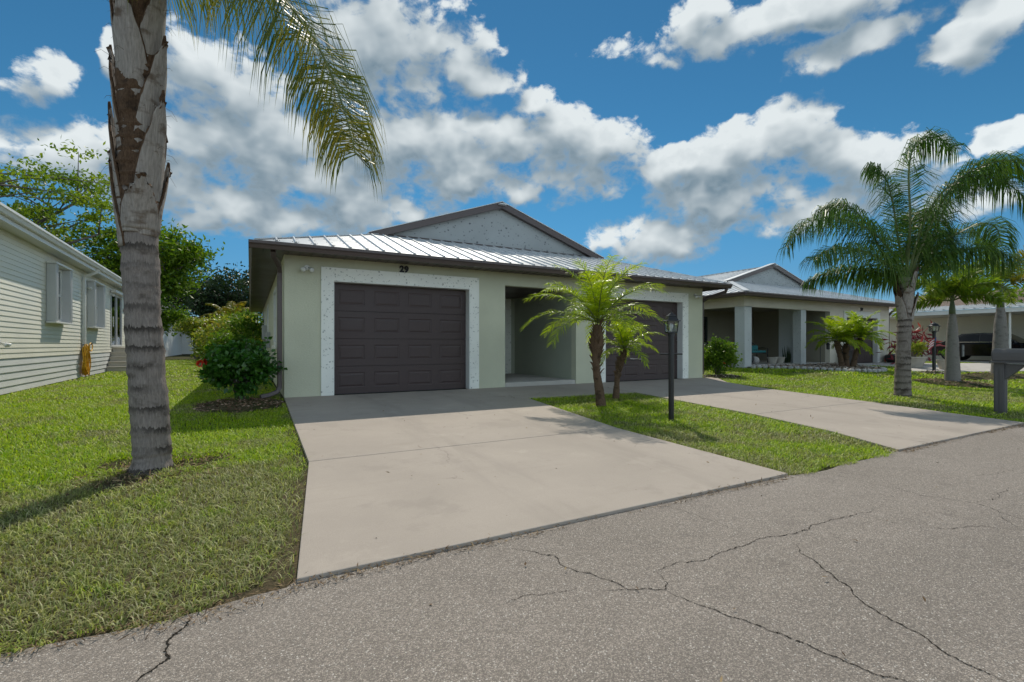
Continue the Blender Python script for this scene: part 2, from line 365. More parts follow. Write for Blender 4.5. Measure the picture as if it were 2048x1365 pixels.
def m_trunk(name, c0, c1, c2, vs=(9, 9, 1.2), bands=None):
    m, t, out = newmat(name); p = pos(t)
    fib = t.noise(t.v('MULTIPLY', p, vs), 9, 5, 0.68); blot = t.noise(t.v('MULTIPLY', p, (1, 1, 1.6)), 5.0, 4, 0.6)
    c = t.mix(t.lin(fib, 0.28, 0.72), c0, c1); c = t.mix(t.ss(blot, 0.52, 0.7, 0, 0.85), c, c2)
    if bands:     # ragged dark leaf scars round the stem
        z = t.n('ShaderNodeSeparateXYZ', {0: p}).outputs[2]
        rag = t.noise(t.v('MULTIPLY', p, (1, 1, 0.12)), 55, 3, 0.7); low = t.noise(p, 2.2, 2, 0.5)
        fr = t.m('FRACT', t.m('DIVIDE', t.m('ADD', t.m('ADD', z, bands[1]), t.m('ADD', t.m('MULTIPLY', rag, 0.11), t.m('MULTIPLY', low, 0.10))), bands[0]))
        c = t.mix(t.m('MULTIPLY', t.ss(fr, 0.55, 0.92), t.ss(low, 0.35, 0.62, 0.15, 0.9)), c, hsv(c2, 0.45))
    bs = t.n('ShaderNodeBsdfPrincipled', {'Base Color': c, 'Roughness': 0.9, 'Specular IOR Level': 0.15, 'Normal': bumpn(t, t.m('ADD', fib, blot), 0.8, 0.015)})
    t.set(out.inputs[0], bs); return m

def m_glass(name, tint=(0.9, 0.95, 0.95)):
    m, t, out = newmat(name)
    gl = t.n('ShaderNodeBsdfGlossy', {'Color': (0.9, 0.93, 0.95, 1), 'Roughness': 0.03}); tr = t.n('ShaderNodeBsdfTransparent', {'Color': (*tint, 1)})
    fr = t.n('ShaderNodeFresnel', {'IOR': 1.5})
    t.set(out.inputs[0], t.n('ShaderNodeMixShader', {0: t.m('ADD', fr.outputs[0], 0.06), 1: tr, 2: gl})); return m
def m_chip(name, cols):
    m, t, out = newmat(name); r = t.n('ShaderNodeNewGeometry').outputs['Random Per Island']
    ramp = t.n('ShaderNodeValToRGB', {'Fac': r}); cr = ramp.color_ramp
    while len(cr.elements) < len(cols): cr.elements.new(0.5)
    for i, c in enumerate(cols): cr.elements[i].position = i / (len(cols) - 1); cr.elements[i].color = (*c, 1)
    bs = t.n('ShaderNodeBsdfPrincipled', {'Base Color': ramp.outputs[0], 'Roughness': 0.85, 'Specular IOR Level': 0.2})
    t.set(out.inputs[0], bs); return m

M = {}
M['stucco'] = m_stucco('green_stucco', (0.57, 0.57, 0.435))
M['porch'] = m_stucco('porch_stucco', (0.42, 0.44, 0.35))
M['beige'] = m_stucco('beige_stucco', (0.64, 0.59, 0.50))
M['shaded_beige'] = m_stucco('shaded_beige_stucco', (0.30, 0.275, 0.215))  # beige darkened in the colour: paints in the shade of the deep porch
M['speck'] = m_speckle('raked_white_render', (0.84, 0.84, 0.78), (0.27, 0.28, 0.26), 19.0, 0.36, (1, 1, 1.25), 0.62)
M['gable'] = m_speckle('raked_gable_render', (0.38, 0.40, 0.40), (0.10, 0.11, 0.12), 13.0, 0.40, (1, 1, 1.2), 0.6)
M['speck2'] = m_speckle('raked_grey_render', (0.55, 0.57, 0.57), (0.2, 0.21, 0.22), 16.0, 0.3, (1, 1, 1), 0.5)
M['brown'] = m_plain('brown_aluminium', (0.092, 0.068, 0.064), 0.42, 0.0, 0.1, 1.2, spec=0.5)
M['door'] = m_plain('brown_door_steel', (0.064, 0.042, 0.041), 0.48, 0.0, 0.10, 1.0, 0.15, 160, 0.001, spec=0.4)
M['roof'] = m_plain('white_roof_steel', (0.62, 0.63, 0.63), 0.38, 0.15, 0.08, 0.7, 0.05, 4, 0.01, spec=0.5)
M['screw'] = m_plain('roof_screw', (0.05, 0.05, 0.055), 0.5)
M['siding'] = m_plain('cream_vinyl', (0.80, 0.775, 0.66), 0.5, 0, 0.05, 0.6, 0.12, 40, 0.003, fine=0.03)
M['skirt'] = m_plain('grey_vinyl', (0.66, 0.67, 0.65), 0.5, 0, 0.06, 0.6, 0.12, 40, 0.003, fine=0.03)
M['white'] = m_plain('white_paint', (0.72, 0.72, 0.69), 0.45, 0, 0.05, 1.5, fine=0.03)
M['grey_sh'] = m_plain('grey_shutter', (0.52, 0.53, 0.53), 0.5, 0, 0.05, 1.5, fine=0.03)
M['concrete'] = m_concrete('driveway_concrete', (0.405, 0.35, 0.298))
M['concrete2'] = m_concrete('pale_concrete', (0.50, 0.47, 0.43))
M['step'] = m_plain('step_paint', (0.50, 0.46, 0.39), 0.7, 0, 0.08, 2)
M['asphalt'] = m_asphalt()
M['crack'] = m_plain('crack_dirt', (0.030, 0.026, 0.021), 0.95, spec=0.05, var=0.4, vscale=9)
M['soil'] = m_soil(); M['grass'] = m_grass()
M['black'] = m_plain('black_paint', (0.012, 0.012, 0.013), 0.38, 0.0, 0.1, 3, spec=0.5)
M['black_num'] = m_plain('black_number', (0.008, 0.008, 0.008), 0.5)
M['glass'] = m_glass('window_glass')
M['dark'] = m_plain('dark_interior', (0.03, 0.035, 0.036), 0.7)
M['bulb'] = m_plain('bulb_glass', (0.8, 0.8, 0.78), 0.2)
M['palm_trunk'] = m_trunk('queen_palm_trunk', (0.155, 0.132, 0.118), (0.31, 0.268, 0.24), (0.09, 0.074, 0.063), bands=(0.185, 1.3))
M['palm_trunk2'] = m_trunk('right_palm_trunk', (0.15, 0.125, 0.105), (0.29, 0.25, 0.215), (0.09, 0.07, 0.058), bands=(0.14, 2.1))
M['boot'] = m_trunk('palm_boot', (0.21, 0.185, 0.165), (0.42, 0.38, 0.34), (0.12, 0.085, 0.06), (8, 8, 0.7))
M['fibre'] = m_trunk('palm_fibre', (0.05, 0.028, 0.018), (0.16, 0.10, 0.06), (0.03, 0.02, 0.014), (10, 10, 2))
M['date_trunk'] = m_trunk('date_palm_trunk', (0.07, 0.045, 0.03), (0.20, 0.13, 0.085), (0.04, 0.028, 0.02), (12, 12, 14))
M['fox_trunk'] = m_trunk('foxtail_trunk', (0.17, 0.155, 0.14), (0.29, 0.265, 0.24), (0.12, 0.105, 0.09), (3, 3, 16))
M['fox_shaft'] = m_plain('foxtail_crownshaft', (0.10, 0.13, 0.06), 0.6, 0, 0.2, 3)
M['bark'] = m_trunk('tree_bark', (0.09, 0.08, 0.07), (0.19, 0.17, 0.145), (0.06, 0.05, 0.045))
M['q_leaf'] = m_leaf('queen_leaflet', [(0.028, 0.075, 0.012), (0.065, 0.135, 0.02), (0.13, 0.19, 0.03)], 0.36)
M['q_leaf_y'] = m_leaf('queen_leaflet_yellowing', [(0.04, 0.075, 0.012), (0.13, 0.15, 0.02), (0.42, 0.31, 0.025)], 0.4)
M['rachis'] = m_plain('frond_stalk', (0.13, 0.16, 0.05), 0.5)
M['d_leaf'] = m_leaf('date_leaflet', [(0.14, 0.22, 0.010), (0.28, 0.37, 0.014), (0.44, 0.46, 0.03)], 0.5, 0.32, 0.5)
M['f_leaf'] = m_leaf('foxtail_leaflet', [(0.08, 0.15, 0.016), (0.16, 0.24, 0.022), (0.27, 0.29, 0.035)], 0.45)
M['f_leaf_y'] = m_leaf('foxtail_leaflet_yellow', [(0.10, 0.13, 0.018), (0.22, 0.20, 0.025), (0.34, 0.22, 0.03)], 0.40)
M['poinciana'] = m_leaf('poinciana_leaf', [(0.06, 0.12, 0.014), (0.14, 0.21, 0.018), (0.25, 0.29, 0.026)], 0.45)
M['evergreen'] = m_leaf('evergreen_leaf', [(0.010, 0.026, 0.010), (0.022, 0.045, 0.015), (0.05, 0.075, 0.025)], 0.2)
M['midtree'] = m_leaf('bright_tree_leaf', [(0.03, 0.085, 0.008), (0.10, 0.18, 0.012), (0.21, 0.28, 0.02)], 0.4)
M['croton'] = m_leaf('croton_leaf', [(0.05, 0.11, 0.012), (0.15, 0.22, 0.022), (0.34, 0.35, 0.06), (0.26, 0.17, 0.05)], 0.4)
M['hib'] = m_leaf('hibiscus_leaf', [(0.018, 0.07, 0.010), (0.04, 0.13, 0.016), (0.08, 0.18, 0.024)], 0.3, 0.3, 0.5)
M['hib2'] = m_leaf('hibiscus_leaf_light', [(0.04, 0.10, 0.010), (0.10, 0.19, 0.018), (0.20, 0.27, 0.03)], 0.4, 0.45, 0.22)
M['petal'] = m_leaf('red_petal', [(0.55, 0.03, 0.02), (0.75, 0.07, 0.04)], 0.3)
M['ti'] = m_leaf('ti_leaf', [(0.08, 0.012, 0.02), (0.22, 0.03, 0.05), (0.40, 0.10, 0.12)], 0.35)
M['mulch'] = m_chip('mulch_chip', [(0.07, 0.04, 0.025), (0.16, 0.095, 0.06), (0.27, 0.18, 0.12), (0.36, 0.27, 0.20)])
M['rocks'] = m_chip('bed_rock', [(0.16, 0.12, 0.09), (0.32, 0.25, 0.20), (0.45, 0.36, 0.30), (0.55, 0.48, 0.42)])
M['litter'] = m_chip('leaf_litter', [(0.09, 0.055, 0.03), (0.20, 0.13, 0.07), (0.33, 0.24, 0.13)])
M['hose'] = m_plain('yellow_hose', (0.75, 0.40, 0.02), 0.4, 0, 0.15, 6, spec=0.5)
M['mailbox'] = m_plain('grey_mailbox_plastic', (0.105, 0.098, 0.095), 0.5, 0, 0.08, 2, 0.1, 120, 0.001)
M['car'] = m_plain('black_car_paint', (0.005, 0.005, 0.006), 0.10, 0.0, 0.02, 2, spec=0.4, fine=0.0)
M['car_glass'] = m_plain('car_glass', (0.006, 0.008, 0.011), 0.12, 0.0, 0.02, 2, spec=0.2, fine=0.0)
M['chrome'] = m_plain('chrome', (0.75, 0.76, 0.78), 0.15, 1.0, 0.03, 2, fine=0.0)
M['tyre'] = m_plain('tyre', (0.015, 0.015, 0.015), 0.8)
M['van'] = m_plain('white_car_paint', (0.70, 0.71, 0.72), 0.25, 0, 0.02, 2, spec=0.6, fine=0.0)
M['pot'] = m_plain('pale_clay_pot', (0.48, 0.44, 0.38), 0.8, 0, 0.12, 5)
M['shingle'] = m_plain('brown_shingle', (0.16, 0.115, 0.09), 0.9, 0, 0.2, 4)
M['teal'] = m_plain('teal_cushion', (0.04, 0.22, 0.24), 0.9, 0, 0.25, 18)
M['flag_r'] = m_plain('flag_red', (0.5, 0.04, 0.05), 0.8); M['flag_w'] = m_plain('flag_white', (0.75, 0.73, 0.70), 0.8); M['flag_b'] = m_plain('flag_blue', (0.03, 0.05, 0.2), 0.8)
M['acgrey'] = m_plain('grey_metal_cabinet', (0.36, 0.37, 0.37), 0.5, 0.2)
M['dim'] = m_plain('tarnished_plate', (0.16, 0.16, 0.155), 0.6, 0, 0.3, 40)
M['stone'] = m_plain('edging_stone', (0.46, 0.44, 0.42), 0.85, 0, 0.2, 6, 0.3, 40, 0.006)

# ================================================================== ground, road, drive
def grid_sheet(name, xs, ys, zf, mat):
    X, Y = np.meshgrid(xs, ys); Z = zf(X, Y); n, m = X.shape
    V = np.stack([X, Y, Z], -1).reshape(-1, 3); i = np.arange((n - 1) * (m - 1)); r = i // (m - 1); c = i % (m - 1); a = r * m + c
    return npmesh(name, V, np.stack([a, a + 1, a + m + 1, a + m], 1), mat)
xs = np.concatenate([[-900, -300, -100, -50, -30], np.arange(-20, 45, 0.5), [50, 70, 100, 200, 400, 900]])
ys = np.concatenate([[-300, -100, -30, -10], np.arange(-6, 2.6, 1.0), [2.5, 2.62, 2.7], np.arange(3.0, 16, 0.5), [18, 22, 28, 36, 50, 80, 150, 300, 900]])
g = grid_sheet('ground', xs, ys, lambda X, Y: zgn(X, Y) - np.where(Y < 2.66, 0.06, 0.022), M['soil']); g['kind'] = 'structure'
ROADZ = -0.226
rng = np.random.default_rng(5)
road_e = lambda X: 2.67 + 0.025 * np.sin(X * 2.3) + 0.02 * np.sin(X * 7.1 + 1) - np.where(X < 0.2, 0.03, 0) + 0.12 * (((X > .2) & (X < 4.45)) | ((X > 6.5) & (X < 10.6)))
xs = np.concatenate([[-300, -80, -30, -12], np.arange(-8, 16, 0.12), [20, 40, 90, 300]])
tt = np.array([-9.0, -5, -3, -1.5, 0, 0.8, 1.6, 2.2, 2.5, 2.6, 2.67])
X, T = np.meshgrid(xs, tt); Yr = np.where(T == 2.67, road_e(X), T)
n_, m_ = X.shape; V = np.stack([X, Yr, np.full_like(X, ROADZ)], -1).reshape(-1, 3)
i = np.arange((n_ - 1) * (m_ - 1)); a = (i // (m_ - 1)) * m_ + i % (m_ - 1)
road = npmesh('road', V, np.stack([a, a + 1, a + m_ + 1, a + m_], 1), M['asphalt']); road['kind'] = 'structure'

CR = [[(2.76, 2.64), (2.81, 2.49), (2.82, 2.25), (2.82, 1.99)], [(1.9, 1.89), (2.0, 1.91), (2.21, 1.88), (2.4, 1.88), (2.59, 1.89), (2.78, 1.9), (2.98, 1.86), (3.23, 1.84), (3.35, 1.88), (3.54, 1.86), (3.8, 1.84), (3.93, 1.82), (4.15, 1.85)],
 [(1.35, 2.55), (1.44, 2.46), (1.55, 2.32), (1.52, 2.18), (1.6, 2.05), (1.63, 1.95), (1.66, 1.82), (1.74, 1.79), (1.82, 1.73), (1.88, 1.77), (1.92, 1.88)], [(1.06, 2.0), (1.19, 2.02), (1.3, 1.98), (1.45, 1.95)], [(1.54, 1.88), (1.66, 1.82)],
 [(1.82, 1.73), (1.84, 1.6), (1.89, 1.44), (1.93, 1.37), (1.97, 1.24), (2.0, 1.14), (2.0, 1.08), (2.02, 1.0), (2.03, 0.95), (2.05, 0.89), (2.1, 0.83), (2.2, 0.6)],
 [(2.95, 1.76), (2.84, 1.66), (2.81, 1.56), (2.73, 1.43), (2.66, 1.3), (2.56, 1.2), (2.52, 1.11), (2.49, 0.99), (2.47, 0.91), (2.42, 0.83), (2.41, 0.75), (2.41, 0.69), (2.4, 0.5)],
 [(4.84, 2.59), (4.86, 2.33), (4.81, 2.13), (4.83, 1.95), (4.78, 1.81), (4.86, 1.69), (4.91, 1.53), (4.81, 1.36), (4.76, 1.22), (4.7, 0.9)], [(4.91, 1.53), (5.24, 1.5), (5.43, 1.54), (5.73, 1.56)],
 [(3.82, 1.79), (3.87, 1.65), (3.94, 1.5), (4.16, 1.37), (4.35, 1.31), (4.39, 1.23), (4.49, 1.15)], [(4.5, 1.17), (4.6, 1.25), (4.72, 1.32)], [(5.88, 1.84), (6.1, 1.81), (6.33, 1.77), (6.68, 1.8)],
 [(-0.23, 2.59), (-0.25, 2.5), (-0.29, 2.44), (-0.3, 2.4), (-0.28, 2.29), (-0.31, 2.25), (-0.35, 2.21), (-0.4, 2.05)],
 [(7.4, 2.5), (7.6, 2.2), (7.5, 1.9), (7.9, 1.5)]]
WID = [2.2, 4, 4.2, 2.6, 1.8, 4.4, 5, 3.2, 2.4, 2.6, 2.4, 2.2, 8, 2.6]
rnd = random.Random(3)
for poly, w in zip(CR, WID):
    P = [Vector(p) for p in poly]
    for lev in range(5):
        Q = [P[0]]
        for a, b in zip(P, P[1:]):
            L = (b - a).length; mdp = (a + b) / 2; nrm = Vector((-(b - a).y, (b - a).x))
            Q += [mdp + nrm * rnd.uniform(-0.13, 0.13), b]
        P = Q
    mb = MB(); vsl = []; nP = len(P)
    for k, p in enumerate(P):
        d = (P[min(k + 1, nP - 1)] - P[max(k - 1, 0)]).normalized(); nr = Vector((-d.y, d.x))
        env = 0.0005 * w * min(1, 0.3 + 4 * min(k, nP - 1 - k) / nP) * (0.55 + 0.9 * abs(math.sin(k * 0.23 + w)))
        for s_ in (-1, 1):
            hw = env * (rnd.uniform(1.5, 3.2) if rnd.random() < 0.10 else rnd.uniform(0.25, 1.2)); vsl.append((p.x + nr.x * hw * s_, p.y + nr.y * hw * s_, ROADZ + 0.0025))
    mb.add(vsl, [(2 * k, 2 * k + 1, 2 * k + 3, 2 * k + 2) for k in range(nP - 1)])
    mb.build('crack', M['crack'], road)

# driveways: poured slabs with open joints
def slab_poly(name, poly, parent, mat, top=0.012, th=0.1):
    mb = MB(); mb.prism([(x, y, zg(x, y) + top - th) for x, y in poly], (0, 0, th)); return mb.build(name, mat, parent, bevel=0.006)
def drive(name, label, loc):
    o = bpy.data.objects.new(name, None); C.objects.link(o); o.location = loc; ORG[o] = Vector(loc); o['kind'] = 'structure'; o['label'] = label; return o
dw = drive('driveway', 'pale concrete driveway in front of the left garage', (2.5, 2.7, -0.22))
slab_poly('concrete_slab', [(0.56, 9.885), (0.50, 5.036), (4.40, 5.036), (4.79, 8.10), (7.44, 7.97), (7.44, 9.885)], dw, M['concrete'])
slab_poly('concrete_slab', [(0.50, 5.024), (0.21, 2.69), (4.42, 2.69), (4.40, 5.024)], dw, M['concrete'])
dw2 = drive('driveway', 'concrete driveway in front of the right garage', (9, 2.7, -0.22))
slab_poly('concrete_slab', [(7.452, 9.885), (7.452, 7.97), (7.25, 4.976), (10.86, 4.976), (11.0, 6.4), (11.12, 7.6), (11.5, 8.7), (12.3, 9.6), (12.3, 9.885)], dw2, M['concrete'])
slab_poly('concrete_slab', [(7.25, 4.964), (6.95, 3.6), (6.54, 2.69), (10.55, 2.69), (10.60, 3.5), (10.86, 4.964)], dw2, M['concrete'])
wk = drive('driveway', 'pale driveway beside the neighbouring house on the right', (26, 9, 0.1))
mb = MB(); wp_ = [(20.6, 8.05), (23.5, 7.2), (30.5, 6.2), (31.0, 9.2), (27.5, 9.9), (26.4, 11.59), (22.9, 11.59), (22.6, 9.2)]
mb.prism([(x, y, zg(x, y) - 0.08) for x, y in wp_], (0, 0, 0.105)); mb.build('concrete_slab', M['concrete2'], wk)

# ================================================================== roofs, gutters
def roof_slope(parent, O, U, V, wmax, breaks, u1, pw, parts=True, screws=True, prefix='roof_panel', u0=0.0):
    """O eave corner, U along eave, V climb per metre of run; wmax(u) run of the slope at u."""
    O = Vector(O); U = Vector(U); V = Vector(V); N = U.cross(V).normalized()
    if N.z < 0: N = -N
    P = lambda u, w, h=0.0: O + U * u + V * w + N * h
    cuts = sorted(set([u0] + [u0 + k * pw for k in range(1, int((u1 - u0) / pw) + 1)] + [b for b in breaks if u0 < b < u1] + [u1]))
    big = MB(); scm = MB(); e = 1e-5
    seams = set(round(u0 + k * pw, 4) for k in range(0, int((u1 - u0) / pw) + 2))
    for a, b in zip(cuts, cuts[1:]):
        wa, wb = wmax(a + e), wmax(b - e)
        if max(wa, wb) < 0.02 or b - a < 0.01: continue
        mb = MB() if parts else big
        top = [P(a, 0, .012), P(b, 0, .012)]; bot = [P(a, 0), P(b, 0)]
        if wb > 0.01: top.append(P(b, wb, .012)); bot.append(P(b, wb))
        if wa > 0.01: top.append(P(a, wa, .012)); bot.append(P(a, wa))
        n = len(top)
        mb.add(top + bot, [tuple(range(n)), tuple(range(2 * n - 1, n - 1, -1))] + [(i, i + n, (i + 1) % n + n, (i + 1) % n) for i in range(n)])
        wr = wa
        if round(a, 4) in seams and wr > 0.05:
            pr = [(-0.028, 0.0125), (-0.012, 0.042), (0.012, 0.042), (0.028, 0.0125)]
            vs_ = [P(a + x, w, h) for w in (0.0, wr) for x, h in pr]
            mb.add(vs_, [(0, 1, 5, 4), (1, 2, 6, 5), (2, 3, 7, 6), (0, 3, 2, 1), (4, 5, 6, 7)])
            if screws:
                w = 0.12
                while w < wr - 0.05:
                    for sx in (-0.05, 0.05):
                        c = P(a + sx, w, .012); s_ = 0.009
                        scm.add([c - U * s_ - V * s_, c + U * s_ - V * s_, c + U * s_ + V * s_, c - U * s_ + V * s_, c + N * 0.012], [(0, 1, 4), (1, 2, 4), (2, 3, 4), (3, 0, 4)])
                    w += 0.36
        if parts: mb.build(prefix, M['roof'], parent)
    if not parts: big.build('roof_slope', M['roof'], parent)
    if screws and scm.v: o = scm.build('screws', M['screw'], parent); o['kind'] = 'stuff'

def gutter(parent, a, b, outw, mat, name='gutter'):
    a = Vector(a); b = Vector(b); o = Vector(outw); z = Vector((0, 0, 1))
    pr = [(0, -0.125), (0.075, -0.125), (0.10, -0.07), (0.125, -0.045), (0.125, 0.0), (0.113, 0.0), (0.112, -0.04), (0.088, -0.065), (0.068, -0.113), (0.010, -0.113), (0.010, 0), (0, 0)]
    MB().prism([a + o * x + z * h for x, h in pr], b - a).build(name, mat, parent)

# ================================================================== main house
PITCH = 0.345
EX0, EX1, EY0, EY1, EZ = 0.10, 12.36, 9.36, 28.0, 2.80
RX = (EX0 + EX1) / 2; YG = 12.10; WG = YG - EY0; WR = RX - EX0
house = thing('duplex_house', 'pale green single-storey duplex with white metal roof and two dark garage doors', 'house', (6.26, 9.89, 0))
mb = MB(); WT = 2.72
mb.slab(0.56, 11.96, 0, WT, [(1.43, 4.32, -1, 2.25), (5.23, 7.27, -1, 2.39), (8.20, 11.09, -1, 2.25)], lambda a, b, c: (a, 9.89 + c, b), 0.2)
mb.build('wall', M['stucco'], house, weld=True)
mb = MB(); wins = [(12.9, 14.1, 1.05, 2.35), (18.5, 19.7, 1.05, 2.35), (22.5, 23.5, 1.05, 2.35)]
mb.slab(10.09, 27.4, 0, WT, wins, lambda a, b, c: (0.56 + c, a, b), 0.2); mb.build('wall', M['stucco'], house, weld=True)
mb = MB().box(11.76, 11.96, 10.09, 27.4, 0, WT); mb.build('wall', M['stucco'], house)
mb = MB().box(0.56, 11.96, 27.4, 27.6, 0, WT); mb.build('wall', M['stucco'], house)
for (y0, y1, z0, z1) in wins:
    w = MB().slab(y0 - .06, y1 + .06, z0 - .06, z1 + .06, [(y0 + .03, y1 - .03, z0 + .03, z1 - .03)], lambda a, b, c: (0.545 + c, a, b), 0.06).build('window', M['white'], house)
    MB().box(0.60, 0.605, y0, y1, z0, z1).build('pane', M['glass'], w)
    MB().box(0.565, 0.60, y0, y1, (z0 + z1) / 2 - .02, (z0 + z1) / 2 + .02).build('meeting_rail', M['white'], w)
    MB().box(0.50, 0.557, y0 - .1, y1 + .1, z0 - .15, z0 - .063).build('sill', M['white'], w)
    MB().box(0.70, 0.71, y0, y1, z0, z1).build('blind', M['white'], w)
def garage(parent, x0, x1, ztop, yw, nsec=4, npan=4, z0=0.012, trim=M['speck'], dm=M['door'], tw=0.23, th=0.26, rec=0.17, knob=False):
    tr = MB(); P = lambda x, z: (x, yw - 0.035, z)
    # front face of the surround and its return into the opening
    tr.prism([(x0 - tw, yw - .035, z0), (x0, yw - .035, z0), (x0, yw - .035, ztop), (x1, yw - .035, ztop), (x1, yw - .035, z0), (x1 + tw, yw - .035, z0), (x1 + tw, yw - .035, ztop + th), (x0 - tw, yw - .035, ztop + th)], (0, 0.034, 0))
    t_ = tr.build('door_surround', trim, parent, bevel=0.006)
    jm = MB(); jm.box(x0 - 0.004, x0 + .012, yw - .03, yw + rec + .03, z0, ztop); jm.box(x1 - .012, x1 + .004, yw - .03, yw + rec + .03, z0, ztop); jm.box(x0 + .012, x1 - .012, yw - .03, yw + rec + .03, ztop - .012, ztop + .004)
    jm.build('jamb', M['white'], t_)
    d0 = MB().box(x0 + .012, x1 - .012, yw + rec + .045, yw + rec + .06, z0, ztop - .012).build('garage_door', dm, parent)
    H = (ztop - .014 - z0) / nsec; W = (x1 - x0 - .03) / npan
    for k in range(nsec):
        mb = MB(); a0, a1 = x0 + .014, x1 - .014; b0 = z0 + k * H + (0.004 if k else 0.004); b1 = z0 + (k + 1) * H - .004; y = yw + rec
        rects = [(x0 + .015 + j * W + .13 * W, x0 + .015 + (j + 1) * W - .13 * W, b0 + .12, b1 - .12) for j in range(npan)]
        mb.slab(a0, a1, b0, b1, rects, lambda a, b, c: (a, y + c, b), 0)
        mb.add([(a0, y, b1), (a1, y, b1), (a1, y + .04, b1), (a0, y + .04, b1)], [(0, 1, 2, 3)]); mb.add([(a0, y, b0), (a1, y, b0), (a1, y + .04, b0), (a0, y + .04, b0)], [(3, 2, 1, 0)])
        for (p, q, r, s) in rects:
            rings = [(0, 0), (0.016, 0.007), (0.026, 0.007), (0.058, 0.0)]
            vs_ = []
            for ins, dp in rings: vs_ += [(p + ins, y + dp, r + ins), (q - ins, y + dp, r + ins), (q - ins, y + dp, s - ins), (p + ins, y + dp, s - ins)]
            fs = [(4 * i + j, 4 * i + (j + 1) % 4, 4 * i + 4 + (j + 1) % 4, 4 * i + 4 + j) for i in range(3) for j in range(4)] + [(12, 13, 14, 15)]
            mb.add(vs_, fs)
        mb.build('door_section', dm, d0)
    MB().box(x0 + .014, x1 - .014, yw + rec - .004, yw + rec + .04, z0 - .006, z0 + .006).build('bottom_seal', M['black'], d0)
    return d0
garage(house, 1.43, 4.32, 2.25, 9.89)
gd2 = garage(house, 8.20, 11.09, 2.25, 9.89)
MB().tube([(9.2, 10.04, 0.62), (9.2, 10.02, 0.62), (9.62, 10.02, 0.60), (9.62, 10.04, 0.60)], 0.009, 6).build('handle', M['chrome'], gd2)
# recessed entry
pf = MB().prism([(5.24, 9.90, -0.02), (7.26, 9.90, -0.02), (7.26, 13.1, -0.02), (5.24, 13.1, -0.02)], (0, 0, 0.13)).build('porch_floor', M['concrete2'], house, bevel=0.01)
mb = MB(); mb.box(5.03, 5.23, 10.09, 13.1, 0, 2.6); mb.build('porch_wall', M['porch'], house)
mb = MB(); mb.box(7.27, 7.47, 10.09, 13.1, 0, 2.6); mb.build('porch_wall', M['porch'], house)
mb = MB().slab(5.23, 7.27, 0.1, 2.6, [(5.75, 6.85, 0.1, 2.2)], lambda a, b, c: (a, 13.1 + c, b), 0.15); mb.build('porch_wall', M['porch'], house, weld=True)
MB().box(5.23, 7.27, 10.09, 13.1, 2.45, 2.5).build('porch_ceiling', M['brown'], house)
MB().slab(5.60, 7.12, 0.11, 2.42, [(5.76, 6.84, 0.11, 2.2)], lambda a, b, c: (a, 13.06 + c, b), 0.037).build('entry_trim', M['speck'], house)
ed = MB().box(5.77, 6.83, 13.14, 13.19, 0.12, 2.19).build('entry_door', M['door'], house)
for j in range(2):
    for k in range(3): MB().box(5.9 + j * .44, 6.26 + j * .44, 13.128, 13.139, .28 + k * .63, .82 + k * .63).build('panel', M['door'], ed, bevel=0.01)
MB().lathe([(0.03, 0), (0.03, 0.02), (0.012, 0.03), (0.03, 0.05), (0.02, 0.075)], (6.72, 13.10, 1.05), 10).build('knob', M['chrome'], ed)
# eaves
mb = MB(); mb.box(EX0 + .02, EX1 - .02, EY0 + .02, 9.889, 2.69, 2.70); mb.box(EX0 + .02, 0.559, 9.889, EY1, 2.69, 2.70); mb.box(11.961, EX1 - .02, 9.889, EY1, 2.69, 2.70)
sf = mb.build('soffit', M['brown'], house)
mbv = MB()
for k in range(60):
    x = EX0 + 0.1 + k * 0.203
    if x < EX1 - .1: mbv.box(x, x + .012, EY0 + .03, 9.88, 2.683, 2.6895)
mbv.build('soffit_joint', M['black'], sf)
mb = MB(); mb.box(EX0, EX1, EY0, EY0 + .02, 2.672, EZ - .01); mb.box(EX0, EX0 + .02, EY0 + .02, EY1, 2.672, EZ - .01); mb.box(EX1 - .02, EX1, EY0 + .02, EY1, 2.672, EZ - .01)
mb.build('fascia', M['brown'], house)
gutter(house, (EX0 - .125, EY0 - .001, EZ - .012), (EX1 + .10, EY0 - .001, EZ - .012), (0, -1, 0), M['brown'])
gutter(house, (EX0 - .001, EY0 + .002, EZ - .012), (EX0 - .001, EY1, EZ - .012), (-1, 0, 0), M['brown'])
gutter(house, (EX1 + .001, EY0 + .002, EZ - .012), (EX1 + .001, EY1, EZ - .012), (1, 0, 0), M['brown'])
ds = MB().tube([(0.36, 9.44, 2.66), (0.36, 9.5, 2.60), (0.47, 9.82, 2.46), (0.485, 9.93, 2.36), (0.485, 9.95, 2.2), (0.485, 9.95, 0.30), (0.485, 9.95, 0.2), (0.44, 9.93, 0.12), (0.3, 9.90, 0.07), (0.16, 9.86, 0.05)], 0.058, 4, twist=R(45))
ds.build('downspout', M['brown'], house, bevel=0.012)
MB().tube([(12.28, 9.30, 2.66), (12.28, 9.34, 2.56), (12.1, 9.8, 2.42), (12.03, 9.96, 2.3), (12.03, 9.96, 2.15), (12.03, 9.96, 0.1)], 0.058, 4, twist=R(45)).build('downspout', M['brown'], house, bevel=0.012)
